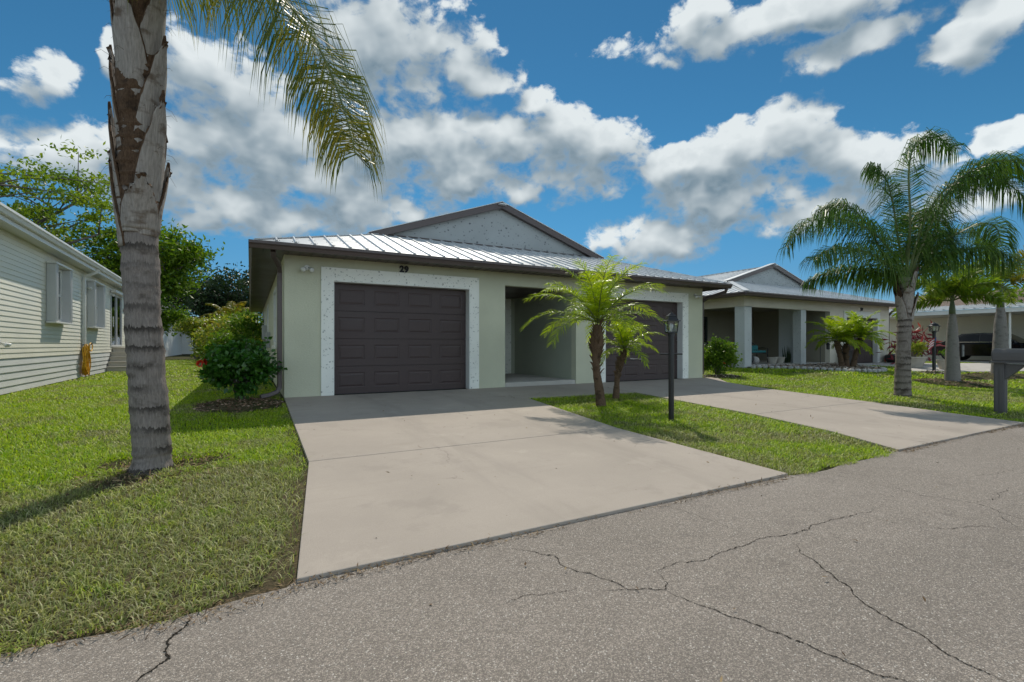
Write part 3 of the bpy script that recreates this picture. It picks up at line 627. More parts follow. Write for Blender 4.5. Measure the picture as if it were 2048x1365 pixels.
# roof
roof = MB()
Vf = Vector((0, 1, PITCH)); z0 = EZ - 0.006
zr = EZ + PITCH * WR; zgb = EZ + PITCH * WG
roof.add([(EX0, EY0, z0 - .01), (EX1, EY0, z0 - .01), (EX1, EY1, z0 - .01), (EX0, EY1, z0 - .01), (EX0 + WG, YG, zgb - .03), (EX1 - WG, YG, zgb - .03), (RX, YG, zr - .03), (RX, EY1, zr - .03)],
         [(0, 1, 5, 4), (1, 2, 7, 6, 5), (0, 4, 6, 7, 3), (2, 3, 7), (3, 2, 1, 0)])
ro = roof.build('roof', M['brown'], house)
L = EX1 - EX0
roof_slope(ro, (EX0, EY0 - .03, EZ), (1, 0, 0), (0, 1, PITCH), lambda u: max(0, min(u, L - u, WG + .03)), [L / 2, WG + .03, L - WG - .03], L, 0.3105)
wside = lambda u: u if u < WG else WR
roof_slope(ro, (EX0 - .03, EY0, EZ), (0, 1, 0), (1, 0, PITCH), wside, [WG], EY1 - EY0, 0.3105, parts=False, screws=False)
roof_slope(ro, (EX1 + .03, EY0, EZ), (0, 1, 0), (-1, 0, PITCH), wside, [WG], EY1 - EY0, 0.3105, parts=False, screws=False)
for sx, ex in ((1, EX0), (-1, EX1)):
    MB().beam((ex, EY0, EZ + .03), (ex + sx * WG, YG, zgb + .03), 0.12, 0.02).build('hip_cap', M['roof'], ro)
MB().beam((RX, YG - .25, zr + .03), (RX, EY1, zr + .03), 0.22, 0.03).build('ridge_cap', M['roof'], ro)
ga = MB().prism([(EX0 + WG - .1, YG + .02, zgb - .05), (EX1 - WG + .1, YG + .02, zgb - .05), (RX, YG + .02, zr - .04)], (0, 0.12, 0)).build('gable', M['gable'], house)
for sx, ex in ((1, EX0), (-1, EX1)):
    a = Vector((ex + sx * (WG - .28), YG - .13, zgb - .155)); b = Vector((RX, YG - .13, zr - .055))
    d = (b - a); up = Vector((0, 0, 0.17))
    MB().prism([a, b, b + up, a + up], (0, 0.03, 0)).build('rake_board', M['brown'], ga)
    MB().prism([a + Vector((0, .03, .01)), b + Vector((0, .03, .01)), b + Vector((0, .15, .01)), a + Vector((0, .15, .01))], (0, 0, 0.02)).build('rake_soffit', M['brown'], ga)
    MB().prism([a + up + Vector((0, -.02, 0.002)), b + up + Vector((0, -.02, 0.002)), b + up + Vector((0, .24, 0.002)), a + up + Vector((0, .24, 0.002))], (0, 0, 0.018)).build('drip_edge', M['roof'], ga)
MB().beam((EX0 + WG, YG - .01, zgb + .03), (EX1 - WG, YG - .01, zgb + .03), 0.1, 0.02).build('flashing', M['brown'], ga)
# number
def number(txt, parent, loc, size, mat):
    cu = bpy.data.curves.new('house_number', 'FONT'); cu.body = txt; cu.size = size; cu.extrude = 0.012; cu.offset = 0.010 * size / .19; cu.align_x = 'CENTER'; cu.space_character = 1.12
    tmp = bpy.data.objects.new('tmp', cu); C.objects.link(tmp); bpy.context.view_layer.update()
    me = bpy.data.meshes.new_from_object(tmp.evaluated_get(bpy.context.evaluated_depsgraph_get())); me.name = 'house_number'
    bpy.data.objects.remove(tmp); me.materials.clear(); me.materials.append(mat)
    o = bpy.data.objects.new('house_number', me); C.objects.link(o)
    o.rotation_euler = (R(90), 0, 0); o.parent = parent; o.location = Vector(loc) - ORG[parent]; return o
number('29', house, (2.83, 9.872, 2.525), 0.175, M['black_num'])
# service boxes on the side wall
MB().box(0.40, 0.559, 20.6, 21.0, 1.2, 1.75).build('electric_meter', M['acgrey'], house, bevel=0.02)
MB().box(0.44, 0.559, 16.8, 17.15, 0.9, 1.4).build('service_box', M['acgrey'], house, bevel=0.02)
MB().tube([(0.50, 20.8, 0), (0.50, 20.8, 1.2)], 0.025, 8).build('conduit', M['acgrey'], house)

def wall_light(loc, out, label, group='twin flood lights on house walls'):
    o = thing('wall_light', label, 'light', loc, group); c = Vector(loc); n = Vector(out); s = n.cross(Vector((0, 0, 1)))
    MB().tube([c, c + n * .025], 0.05, 12).build('mount', M['white'], o)
    for k in (-1, 1):
        a = c + n * .03 + s * .03 * k; b = a + n * .10 + s * .05 * k - Vector((0, 0, .06)); d = (b - a).normalized()
        MB().tube([a, a + d * .05, a + d * .06, b, b + d * .01], [0.014, 0.016, 0.03, 0.045, 0.04], 12).build('lamp_head', M['white'], o, smooth=True)
    return o
wall_light((0.95, 9.885, 2.47), (0, -1, 0), 'small white twin flood light on the green wall left of the left garage')
wall_light((11.62, 9.885, 2.47), (0, -1, 0), 'small white twin flood light on the green wall right of the right garage')

# ================================================================== neighbouring mobile home (left)
mh = thing('mobile_home', 'cream vinyl-sided mobile home with white gutter along the left lawn', 'house', (-4.39, 13.31, 0), rz=R(1.95))
S0, S1 = -6.5, 14.6
holes = [(2.95, 4.02), (6.98, 8.12), (10.35, 12.55)]
def boards(name, zs, x_in, x_out, mat, cut=False):
    for a, b in zip(zs, zs[1:]):
        segs = [(S0, S1)]
        if cut:
            zz = (a + b) / 2; segs = []; cur = S0
            for (h0, h1), (z0, z1) in zip(holes, ((1.62, 3.02), (1.62, 3.02), (0.93, 3.02))):
                if z0 < zz < z1: segs.append((cur, h0)); cur = h1
            segs.append((cur, S1))
        for p, q in segs:
            mb = MB(); mb.prism([(x_in, p, a), (x_out, p, a), (x_in + .003, p, b), (x_in - .02, p, b), (x_in - .02, p, a)], (0, q - p, 0)); mb.build(name, mat, mh)
boards('skirt_board', [0.0 + .143 * k for k in range(6)], -0.01, 0.014, M['skirt'])
zs = [0.72 + 0.1095 * k for k in range(25)]
boards('siding_board', zs, 0.0, 0.017, M['siding'], True)
MB().box(-4.2, -0.021, S0, S1, 0, 3.35).build('wall_core', M['dark'], mh)
MB().box(-0.02, 0.022, S1, S1 + .09, 0, 3.35).build('corner_post', M['white'], mh)
MB().box(-0.02, 0.33, S0, S1 + .3, 3.335, 3.35).build('soffit', M['white'], mh)
MB().box(0.33, 0.35, S0, S1 + .3, 3.30, 3.50).build('fascia', M['white'], mh)
gutter(mh, (0.351, S0, 3.52), (0.351, S1 + .3, 3.52), (1, 0, 0), M['white'])
MB().prism([(0.40, S0, 3.53), (0.40, S1 + .3, 3.53), (-2.1, S1 + .3, 3.95), (-2.1, S0, 3.95)], (0, 0, 0.03)).build('roof', M['roof'], mh)
MB().prism([(-2.1, S0, 3.95), (-2.1, S1 + .3, 3.95), (-4.5, S1 + .3, 3.53), (-4.5, S0, 3.53)], (0, 0, 0.03)).build('roof', M['roof'], mh)
MB().tube([(0.40, 6.2, 3.38), (0.36, 6.2, 3.28), (0.07, 6.2, 3.12), (0.06, 6.2, 3.0), (0.06, 6.2, 0.5)], 0.06, 4, twist=R(45)).build('downspout', M['white'], mh, bevel=0.01)
for (h0, h1), nm in zip(holes[:2], (1, 2)):
    z0, z1 = 1.62, 3.02
    w = MB().slab(h0, h1, z0, z1, [(h0 + .06, h1 - .06, z0 + .06, z1 - .06)], lambda a, b, c: (0.03 - c, a, b), 0.05).build('window', M['white'], mh)
    MB().box(0.0, 0.03, h0 + .06, h1 - .06, (z0 + z1) / 2 - .03, (z0 + z1) / 2 + .03).build('meeting_rail', M['white'], w)
    MB().box(0.0, 0.004, h0 + .06, h1 - .06, z0 + .06, z1 - .06).build('pane', M['glass'], w)
    MB().box(-0.015, -0.012, h0 + .06, h1 - .06, z0 + .06, z1 - .06).build('curtain', M['grey_sh'], w)
    for k, sgn in ((h0 - .2, -1), (h1 + .0, 1)):
        sh = MB().box(0.02, 0.20, k, k + .20, z0 - .02, z1 + .02).build('storm_shutter', M['grey_sh'], mh, bevel=0.008)
        fold = MB()
        for j in range(5): fold.box(0.201, 0.208, k + .02 + j * .038, k + .035 + j * .038, z0, z1)
        fold.build('fold', M['grey_sh'], sh)
    MB().box(0.02, 0.22, h0 - .24, h1 + .24, z0 - .07, z0 - .025).build('shutter_track', M['white'], mh, bevel=0.006)
    MB().box(0.02, 0.22, h0 - .24, h1 + .24, z1 + .025, z1 + .07).build('shutter_track', M['white'], mh, bevel=0.006)
h0, h1 = holes[2]
sd_ = MB().slab(h0, h1, 0.93, 3.02, [(h0 + .07, (h0 + h1) / 2 - .04, 1.0, 2.95), ((h0 + h1) / 2 + .04, h1 - .07, 1.0, 2.95)], lambda a, b, c: (0.04 - c, a, b), 0.06).build('sliding_door', M['grey_sh'], mh)
MB().box(0.0, 0.004, h0 + .07, h1 - .07, 1.0, 2.95).build('pane', M['glass'], sd_)
MB().box(0.041, 0.2, h0 - .1, h1 + .1, 3.03, 3.12).build('awning_track', M['white'], sd_)
MB().tube([(0.07, h0 + .2, 1.7), (0.07, h0 + .2, 2.1)], 0.015, 6).build('handle', M['chrome'], sd_)
st = thing('entry_steps', 'beige painted steps under the sliding door of the cream mobile home', 'steps', (-4.39, 13.31, 0), rz=R(1.95))
for k in range(5):
    MB().box(0.03, 1.25, 9.55 + k * .27, 12.9, k * .18, (k + 1) * .18 - .03).build('riser', M['step'], st)
    MB().box(0.03, 1.29, 9.51 + k * .27, 12.92, (k + 1) * .18 - .03, (k + 1) * .18).build('tread', M['step'], st, bevel=0.006)
def local_light(s, z, label):
    d = Vector((math.cos(R(1.95)), math.sin(R(1.95)), 0)); e = Vector((-d.y, d.x, 0)); p = Vector((-4.39, 13.31, 0)) + d * .02 + e * s
    wall_light((p.x, p.y, z), (d.x, d.y, 0), label)
local_light(6.55, 2.85, 'white flood light on cream siding beside the second shuttered window')
local_light(10.1, 2.95, 'white flood light on cream siding just left of the sliding door')
local_light(-0.1, 1.05, 'white fitting on cream siding at the left edge of the picture')
hs_ = thing('garden_hose', 'yellow garden hose coiled in long loops against the cream siding', 'hose', (-4.39, 13.31, 0), rz=R(1.95))
rnd = random.Random(8); mb = MB()
for k in range(13):
    cx = rnd.uniform(.05, .2); hw = rnd.uniform(.10, .27); top = rnd.uniform(.93, 1.02); bot = rnd.uniform(0.02, .2); cs = 6.15 + rnd.uniform(-.08, .08)
    pts = []
    for i in range(25):
        a = 2 * math.pi * i / 24; zc = (top + bot) / 2; zz = zc + (top - bot) / 2 * math.cos(a); ww = hw * (0.45 + .55 * (0.5 - 0.5 * math.cos(a)) ** .8)
        pts.append((cx + .02 * math.sin(3 * a + k), cs + ww * math.sin(a) * 1.0, zz))
    mb.tube(pts, 0.014, 6, cap=False)
mb.build('coil', M['hose'], hs_, smooth=True)
MB().tube([(0.0, 6.15, 1.0), (0.24, 6.15, 1.0), (0.26, 6.15, 1.06)], 0.012, 6).build('hook', M['black'], hs_)
mb = MB().tube([(0.23, 6.15 + .2 * math.sin(2 * math.pi * i / 20), .93 + .13 * math.cos(2 * math.pi * i / 20)) for i in range(21)], 0.015, 6); mb.build('wrap_loop', M['hose'], hs_, smooth=True)

# ================================================================== vegetation tools
CR_ = Vector((0.87712, -0.48026, 0)); CF_ = Vector((0.48026, 0.87712, 0)); UP = Vector((0, 0, 1))
def catmull(P, n):
    P = [Vector(p) for p in P]; P = [2 * P[0] - P[1]] + P + [2 * P[-1] - P[-2]]; out = []; m = len(P) - 3
    for i in range(n):
        u = i / (n - 1) * m; k = min(int(u), m - 1); t = u - k; a, b, c, d = P[k:k + 4]
        out.append(0.5 * ((2 * b) + (c - a) * t + (2 * a - 5 * b + 4 * c - d) * t * t + (3 * b - a - 3 * c + d) * t ** 3))
    return out
def arch(base, az, el, L, sag, n=9):
    p = Vector(base); pts = [p.copy()]; e = el
    for i in range(n - 1):
        d = Vector((math.sin(az) * math.cos(e), math.cos(az) * math.cos(e), math.sin(e))); p = p + d * (L / (n - 1)); pts.append(p.copy()); e -= sag * (0.35 + 1.3 * i / (n - 1)) / (n - 1)
        e = max(e, -1.35)
    return pts
def frond(parent, pts, rnd, nleaf=120, L=0.6, W=0.022, droop=0.9, fwd=(0.35, 0.9), plum=0.25, start=0.16, rr=0.018, mats=None, lenf=None, round_=False, stiff=0.0, name='frond'):
    mb = MB(); N = 26; P = catmull(pts, N)
    mb.tube(P, [rr * (1.25 - i / N * 1.1) for i in range(N)], 5, mi=1)
    lenf = lenf or (lambda t: min(1.0, 0.45 + 2.2 * t) * (1 - 0.62 * max(0, t - .5) / .5) )
    for i in range(nleaf):
        t = start + (1 - start) * (i + rnd.random() * .7) / nleaf; u = min(t, .999) * (N - 1); k = min(int(u), N - 2); p = P[k].lerp(P[k + 1], u - k); T = (P[k + 1] - P[k]).normalized()
        S = T.cross(UP)
        S = S.normalized() if S.length > 0.05 else CR_.copy()
        Nn = S.cross(T).normalized()
        for sg in (-1, 1):
            f = fwd[0] + (fwd[1] - fwd[0]) * t + rnd.uniform(-.12, .12)
            if round_:
                a = rnd.uniform(0, 2 * math.pi); d = S * math.cos(a) + Nn * math.sin(a) + T * f
            else: d = S * sg + T * f + Nn * (rnd.uniform(-plum, plum) + stiff)
            d.normalize(); l = L * lenf(t) * rnd.uniform(.82, 1.12)
            wv = T - d * T.dot(d); wv = wv.normalized() if wv.length > .05 else Nn.copy()
            wv = (wv + Nn * rnd.uniform(-.5, .5)).normalized() * (W / 2)
            q = p.copy(); vs_ = [q - wv * .6, q + wv * .6]; dd = d
            dr = droop * rnd.uniform(.7, 1.3)
            for s_, wf in ((.33, 1.0), (.36, .8)):
                q = q + dd * (l * s_); vs_ += [q - wv * wf, q + wv * wf]; dd = (dd + Vector((0, 0, -dr))).normalized()
            q = q + dd * (l * .31); vs_.append(q)
            mb.add(vs_, [(0, 1, 3, 2), (2, 3, 5, 4), (4, 5, 6)], 0)
    return mb.build(name, mats, parent)
from mathutils import noise as mnoise
def rtrunk(name, parent, path, radf, mat, n=20, nz=90, rough=0.012, ring=0.0, ringsp=0.17, seed=0):
    P = catmull(path, nz); vs_ = []
    for i, p in enumerate(P):
        t = i / (nz - 1); r = radf(t); z = p.z
        fr = ((z + seed) / ringsp) % 1.0; rr = r + ring * (math.exp(-((fr - .12) / .1) ** 2) - 0.7 * math.exp(-((fr - .9) / .08) ** 2))
        for k in range(n):
            a = 2 * math.pi * k / n; q = Vector((math.cos(a), math.sin(a), 0)); d = mnoise.noise(Vector((q.x * 2 + seed, q.y * 2, z * 5))) * rough + mnoise.noise(Vector((q.x * 6 + seed, q.y * 6, z * 16))) * rough * .6
            vs_.append(p + q * (rr + d))
    mb = MB(); mb.add(vs_, [(i * n + k, i * n + (k + 1) % n, (i + 1) * n + (k + 1) % n, (i + 1) * n + k) for i in range(nz - 1) for k in range(n)] + [tuple((nz - 1) * n + k for k in range(n))])
    return mb.build(name, mat, parent, smooth=True)
def boot(parent, axis, phi, z0, h, r0, r1, hw, mat, rnd, name='leaf_base', tipcut=.3, margin=True):
    """old leaf base wrapping the trunk; axis(z) -> trunk centre"""
    mb = MB(); nu, nv = 21, 18; vs_ = []
    for j in range(nv):
        v = j / (nv - 1); z = z0 + h * v; c = axis(z); half = hw * (1 - (1 - tipcut) * v ** 1.25); r = r0 + (r1 - r0) * v ** 1.3
        for i in range(nu):
            u = -1 + 2 * i / (nu - 1); a = phi + half * u
            rr = r - 0.018 * abs(u) ** 3 + 0.006 * mnoise.noise(Vector((a * 4, z * 7, phi)))
            zz = z + (0.07 * mnoise.noise(Vector((a * 11, phi, 3))) * v) - 0.10 * h * abs(u) * v
            vs_.append(c + Vector((math.cos(a) * rr, math.sin(a) * rr, zz - c.z)))
    fs = [(j * nu + i, j * nu + i + 1, (j + 1) * nu + i + 1, (j + 1) * nu + i) for j in range(nv - 1) for i in range(nu - 1)]
    mb.add(vs_, fs)
    if margin:
        for q in range(len(mb.f)):
            i_ = q % (nu - 1)
            if i_ in (0, nu - 2) or q // (nu - 1) == nv - 2: mb.mi[q] = 1
    o = mb.build(name, [mat, M['fibre']] if margin else mat, parent, smooth=True)
    s_ = o.modifiers.new('thick', 'SOLIDIFY'); s_.thickness = 0.02; s_.offset = -1
    return o
def leafmesh(name, P, D, Nn, L, W, mat, parent=None):
    P = np.asarray(P, float); D = D / np.linalg.norm(D, axis=1, keepdims=True); S = np.cross(D, Nn); S /= np.linalg.norm(S, axis=1, keepdims=True) + 1e-9
    U = np.cross(S, D); L = np.asarray(L)[:, None]; W = np.asarray(W)[:, None]; n = len(P)
    V = np.stack([P, P + D * L * .45 + S * W * .5 + U * W * .12, P + D * L, P + D * L * .45 - S * W * .5 + U * W * .12], 1).reshape(-1, 3)
    i = np.arange(n)[:, None] * 4; F = np.concatenate([i + np.array([[0, 1, 2]]), i + np.array([[0, 2, 3]])], 0)
    return npmesh(name, V, F, mat, parent)
def rdir(rg, n, up=0.0):
    d = rg.normal(size=(n, 3)); d[:, 2] += up; return d / np.linalg.norm(d, axis=1, keepdims=True)
def tree(name, label, cat, base, fork, cc, cr, lm, nl, ls, rng_seed, nlimb=7, clump=0.6, flat=0.45, trunk_r=0.2, group=None, sprays=1.0, bark=None, twig=True, up=0.2):
    rg = np.random.default_rng(rng_seed); rd = random.Random(rng_seed)
    o = thing(name, label, cat, base, group); b = Vector(base); fk = b + Vector((rd.uniform(-.2, .2), rd.uniform(-.2, .2), fork))
    mb = MB(); mb.tube(catmull([b, b.lerp(fk, .5) + Vector((rd.uniform(-.1, .1), 0, 0)), fk], 6), [trunk_r * (1.25 if i == 0 else 1.0 - .05 * i) for i in range(6)], 9)
    cc = Vector(cc); ends = []
    for k in range(nlimb):
        a = 2 * math.pi * (k + rd.random() * .6) / nlimb; rad = rd.uniform(.45, .95); zz = rd.uniform(-.25, .75)
        e = cc + Vector((math.cos(a) * rad * cr[0], math.sin(a) * rad * cr[1], zz * cr[2]))
        m1 = fk.lerp(e, .45) + Vector((0, 0, .12 * cr[2])); pl = catmull([fk - Vector((0, 0, .15)), m1, e], 9)
        mb.tube(pl, [trunk_r * (.62 - .055 * i) for i in range(9)], 6)
        for j in range(int(9 * sprays)):
            s = pl[rd.randint(2, 8)]; f = s + Vector((rd.gauss(0, .42) * cr[0], rd.gauss(0, .42) * cr[1], abs(rd.gauss(0.12, .3)) * cr[2]))
            q = (f - cc); nrm = math.sqrt((q.x / cr[0]) ** 2 + (q.y / cr[1]) ** 2 + (q.z / cr[2]) ** 2)
            if nrm > 1.0: f = cc + q / nrm * rd.uniform(.85, 1.05)
            ends.append(f)
            if twig: mb.tube(catmull([s, s.lerp(f, .5) + Vector((0, 0, .1)), f], 5), [trunk_r * .16, trunk_r * .13, trunk_r * .10, trunk_r * .07, trunk_r * .04], 4)
    mb.build('trunk', bark or M['bark'], o, smooth=True)
    E_ = np.array([tuple(e) for e in ends]); idx = rg.integers(0, len(E_), nl); sc_ = rg.uniform(.5, 1.3, len(E_))[idx][:, None]
    P = E_[idx] + np.clip(rg.normal(size=(nl, 3)), -2, 2) * np.array([clump, clump, clump * flat]) * sc_
    leafmesh('crown', P, rdir(rg, nl, -.15), rdir(rg, nl, up * 4), rg.uniform(.7, 1.3, nl) * ls, rg.uniform(.35, .55, nl) * ls, lm, o)
    return o
def bush(name, label, cat, base, rad, lm, nl, ls, seed, group=None, lw=0.55, shell=0.55, stems=14, flowers=0, bare=0.12, nclump=40, cl=0.16):
    rg = np.random.default_rng(seed); rd = random.Random(seed); o = thing(name, label, cat, base, group); b = Vector(base)
    mb = MB(); cs = []
    for k in range(nclump):
        d = Vector((rd.gauss(0, 1), rd.gauss(0, 1), rd.gauss(.25, .8))).normalized(); r = rd.uniform(shell, 1.0)
        cs.append(Vector((b.x + d.x * rad[0] * r, b.y + d.y * rad[1] * r, b.z + bare + rad[2] * (1 + d.z * r))))
    for k in range(stems):
        e = cs[k % nclump]; mid = b.lerp(e, .5) + Vector((rd.uniform(-.08, .08), rd.uniform(-.08, .08), .05))
        mb.tube(catmull([b + Vector((rd.uniform(-.08, .08), rd.uniform(-.08, .08), -.02)), mid, e], 6), [.014, .012, .010, .008, .006, .004], 5)
    mb.build('stems', M['bark'], o, smooth=True)
    CS = np.array([tuple(c) for c in cs]); idx = rg.integers(0, nclump, nl)
    P = CS[idx] + rg.normal(size=(nl, 3)) * np.array([rad[0], rad[1], rad[2]]) * cl
    P[:, 2] = np.maximum(P[:, 2], b.z + bare * .5)
    out = P - np.array([b.x, b.y, b.z + rad[2] * .8]); out /= np.linalg.norm(out, axis=1, keepdims=True)
    D = out * .7 + rdir(rg, nl, -.1) * .9; Nn = out * .5 + rdir(rg, nl, .9)
    leafmesh('foliage', P, D, Nn, rg.uniform(.65, 1.25, nl) * ls, rg.uniform(.8, 1.2, nl) * ls * lw, lm, o)
    return o
def flower(parent, c, r, rnd):
    rg = np.random.default_rng(rnd.randint(0, 9999)); n = 5; f = Vector(c); P = np.repeat([tuple(f)], 10, 0)
    ax = rdir(rg, 1, .3)[0] + np.array([-.4, -.8, 0]); ax /= np.linalg.norm(ax); t1 = np.cross(ax, [0, 0, 1]); t1 /= np.linalg.norm(t1); t2 = np.cross(ax, t1)
    an = np.arange(10) * 2 * math.pi / 10; D = np.cos(an)[:, None] * t1 + np.sin(an)[:, None] * t2 + ax * .5
    leafmesh('flower', P, D, np.repeat([ax], 10, 0), np.full(10, r), np.full(10, r * .8), M['petal'], parent)

def chips(name, inside, bbox, n, size, mat, zf, parent=None, seed=1, aspect=.45, tilt=.5):
    rg = np.random.default_rng(seed); x = rg.uniform(bbox[0], bbox[1], n * 3); y = rg.uniform(bbox[2], bbox[3], n * 3); k = inside(x, y); x = x[k][:n]; y = y[k][:n]; m = len(x)
    P = np.stack([x, y, zf(x, y) + rg.uniform(0.0, .02, m)], 1); D = rg.normal(size=(m, 3)) * [1, 1, .25]; Nn = np.array([0, 0, 1]) + rg.normal(size=(m, 3)) * tilt
    return leafmesh(name, P, D, Nn, rg.uniform(.5, 1.5, m) * size, rg.uniform(.5, 1.5, m) * size * aspect, mat, parent)
def mound(name, label, c, rx, ry, h, mat, chipm, n, size, seed, cat='mulch bed', rot=0.0):
    o = thing(name, label, cat, (c[0], c[1], zg(*c)))
    vs_ = []; N = 40; rings = 6; mb = MB()
    cr_, sr_ = math.cos(rot), math.sin(rot)
    def zf(x, y):
        dx = x - c[0]; dy = y - c[1]; u = (dx * cr_ + dy * sr_) / rx; v = (-dx * sr_ + dy * cr_) / ry; q = u * u + v * v
        return zgn(x, y) - .01 + h * np.clip(1 - q, 0, 1) ** .6
    def inside(x, y):
        dx = x - c[0]; dy = y - c[1]; u = (dx * cr_ + dy * sr_) / rx; v = (-dx * sr_ + dy * cr_) / ry
        return u * u + v * v < (0.96 + .07 * np.sin(7 * np.arctan2(v, u))) ** 2
    for j in range(rings + 1):
        for k in range(N):
            a = 2 * math.pi * k / N; w = (0.97 + .06 * math.sin(7 * a)) * j / rings; dx = rx * w * math.cos(a); dy = ry * w * math.sin(a)
            x = c[0] + dx * cr_ - dy * sr_; y = c[1] + dx * sr_ + dy * cr_; vs_.append((x, y, float(zf(np.array(x), np.array(y))) + .002))
    mb.add(vs_, [(j * N + k, j * N + (k + 1) % N, (j + 1) * N + (k + 1) % N, (j + 1) * N + k) for j in range(rings) for k in range(N)])
    mb.build('bed', mat, o, smooth=True)
    ch = chips('chips', inside, (c[0] - rx * 1.5 - ry, c[0] + rx * 1.5 + ry, c[1] - ry * 1.5 - rx, c[1] + ry * 1.5 + rx), n, size, chipm, zf, o, seed); ch['kind'] = 'stuff'
    return inside

# ================================================================== queen palm beside the drive
qp = thing('queen_palm', 'tall grey-trunked queen palm with shaggy leaf bases in the left front lawn', 'palm tree', (-0.81, 5.49, -0.13))
qpath = [(-0.81, 5.49, -0.20), (-0.80, 5.49, 0.1), (-0.845, 5.50, 0.9), (-0.885, 5.53, 1.7), (-0.90, 5.54, 2.4), (-0.90, 5.54, 3.3), (-0.895, 5.54, 4.3)]
def qrad(t):
    z = -0.2 + 4.5 * t
    if z < 0.25: return 0.150 + 0.055 * ((0.25 - z) / .45) ** 1.3
    return 0.150 - 0.006 * z if z < 1.9 else 0.139
rtrunk('trunk', qp, qpath, qrad, M['palm_trunk'], 28, 150, 0.012, 0.008, 0.185, 1.3)
QA = lambda z: Vector((-0.90, 5.54, z)); rnd = random.Random(4)
PH = math.atan2(-CF_.y, -CF_.x)      # side of the stem that faces the road
for off, tip, hgt in ((-1.5, 2.84, 0.95), (1.45, 3.36, 1.15), (-1.45, 3.24, 1.1), (1.5, 3.88, 1.15), (-1.5, 3.80, 1.1), (0.1, 4.22, 1.0), (1.5, 4.5, 1.1), (-1.5, 4.45, 1.1), (2.9, 3.2, 1.0), (3.2, 4.0, 1.0), (2.7, 2.75, .7), (.7, 2.55, .5)):
    boot(qp, QA, PH + off, tip - hgt, hgt, 0.158, 0.262, 1.36, M['boot'], rnd, tipcut=.05)
rtrunk('fibre_sheath', qp, [(-0.90, 5.54, 2.12), (-0.90, 5.54, 2.6), (-0.90, 5.54, 3.4), (-0.895, 5.54, 4.35)], lambda t: .146 + .03 * t, M['fibre'], 26, 110, .022, .012, .11, 3.3)
for off, z0 in ((.1, 2.02), (-1.2, 2.05), (1.3, 2.0), (2.6, 2.05)):
    boot(qp, QA, PH + off, z0, .26, .150, .170, .75, M['boot'], rnd, 'leaf_stub', .8)
crown = Vector((-0.9, 5.54, 4.3))
mb = MB()
for k in range(60):
    z = rnd.uniform(2.3, 4.3); a = rnd.uniform(0, 2 * math.pi); p = Vector((-0.9 + .2 * math.cos(a), 5.54 + .2 * math.sin(a), z)); d = Vector((math.cos(a), math.sin(a), rnd.uniform(-.4, .6))).normalized()
    l = rnd.uniform(.05, .14); mb.tube([p, p + d * l * .6, p + d * l + Vector((0, 0, -l * .5))], [.002, .0015, .0008], 3)
mb.build('stray_fibre', M['fibre'], qp)
def qpts(L, dep0=0.0): return [crown + CR_ * x + UP * (z - 4.3) + CF_ * f for x, z, f in L]
QM = [M['q_leaf'], M['rachis']]; QY = [M['q_leaf_y'], M['rachis']]
frond(qp, [(-0.871, 5.516, 4.279), (-0.552, 5.204, 4.595), (-0.15, 4.757, 4.363), (0.212, 4.273, 3.816), (0.462, 3.851, 3.219), (0.585, 3.613, 2.73), (0.641, 3.411, 2.31)], rnd, 400, 0.98, 0.0125, 2.4, (0.05, 0.45), .8, .04, .016, QY, lambda t: min(1, .7 + 1.0 * t) * (1 - .62 * max(0, t - .45) / .55))
frond(qp, qpts([(-0.05, 4.35, 0), (-0.4, 5.0, -.05), (-0.95, 5.2, -.1), (-1.5, 5.0, -.15), (-2.1, 4.6, -.2)]), rnd, 90, 0.75, 0.020, 1.4, (0.2, 0.8), .4, .15, .02, QM)
for az, el, L in ((-2.6, 1.25, 2.6), (0.6, 1.45, 2.4), (-1.2, 1.35, 2.6), (2.2, 1.4, 2.4), (-2.0, 0.95, 3.0)):
    frond(qp, arch(crown + Vector((0, 0, .15)), az, el, L, 1.3), rnd, 80, 0.7, 0.02, 1.2, (0.2, 0.8), .4, .15, .02, QM)

# ================================================================== date palms in the island
def date_palm(label, base, crown_p, nfr, L, tr, seed, mid=None, bulge=True, group=None, top=1.45, low=-.35, lw=.016, nl=62, name='pygmy_date_palm'):
    o = thing(name, label, 'palm tree', base, group); rd = random.Random(seed); b = Vector(base); c = Vector(crown_p)
    date_stem(o, b, c, tr, mid, bulge, rd); date_crown(o, c, nfr, L, rd, top, low, lw, nl); return o
def date_stem(o, b, c, tr, mid, bulge, rd):
    mid = Vector(mid) if mid else b.lerp(c, .5); H = (c - b).length
    rf = (lambda t: tr * (1.15 - .35 * min(1, t * 2.5)) if t < .55 else tr * (.80 + (.62 * sst((t - .55) / .2) if bulge else 0.3 * sst((t - .55) / .3)) - .70 * sst((t - .80) / .20)))
    rtrunk('trunk', o, [b - Vector((0, 0, .06)), b.lerp(mid, .5), mid, mid.lerp(c, .55), c], rf, M['date_trunk'], 14, 60, .010, .006, .05, rd.random())
    for k in range(90):       # stubs of cut leaves
        t = rd.uniform(.40, .62) if k < 26 else rd.uniform(.62, .99); p = (b.lerp(mid, t * 2) if t < .5 else mid.lerp(c, (t - .5) * 2)); a = k * 2.4; d = Vector((math.cos(a), math.sin(a), .9)).normalized(); r = rf(t)
        q = p + Vector((math.cos(a), math.sin(a), 0)) * (r * .85)
        d = (d + Vector((0, 0, 1.1 * t))).normalized(); sl = (.11 if bulge else .07) * (.6 + .7 * t) * rd.uniform(.7, 1.2)
        MB().tube([q, q + d * sl * .5, q + d * sl + Vector((math.cos(a), math.sin(a), 0)) * .012], [.016, .012, .004], 5).build('leaf_stub', M['date_trunk'], o)
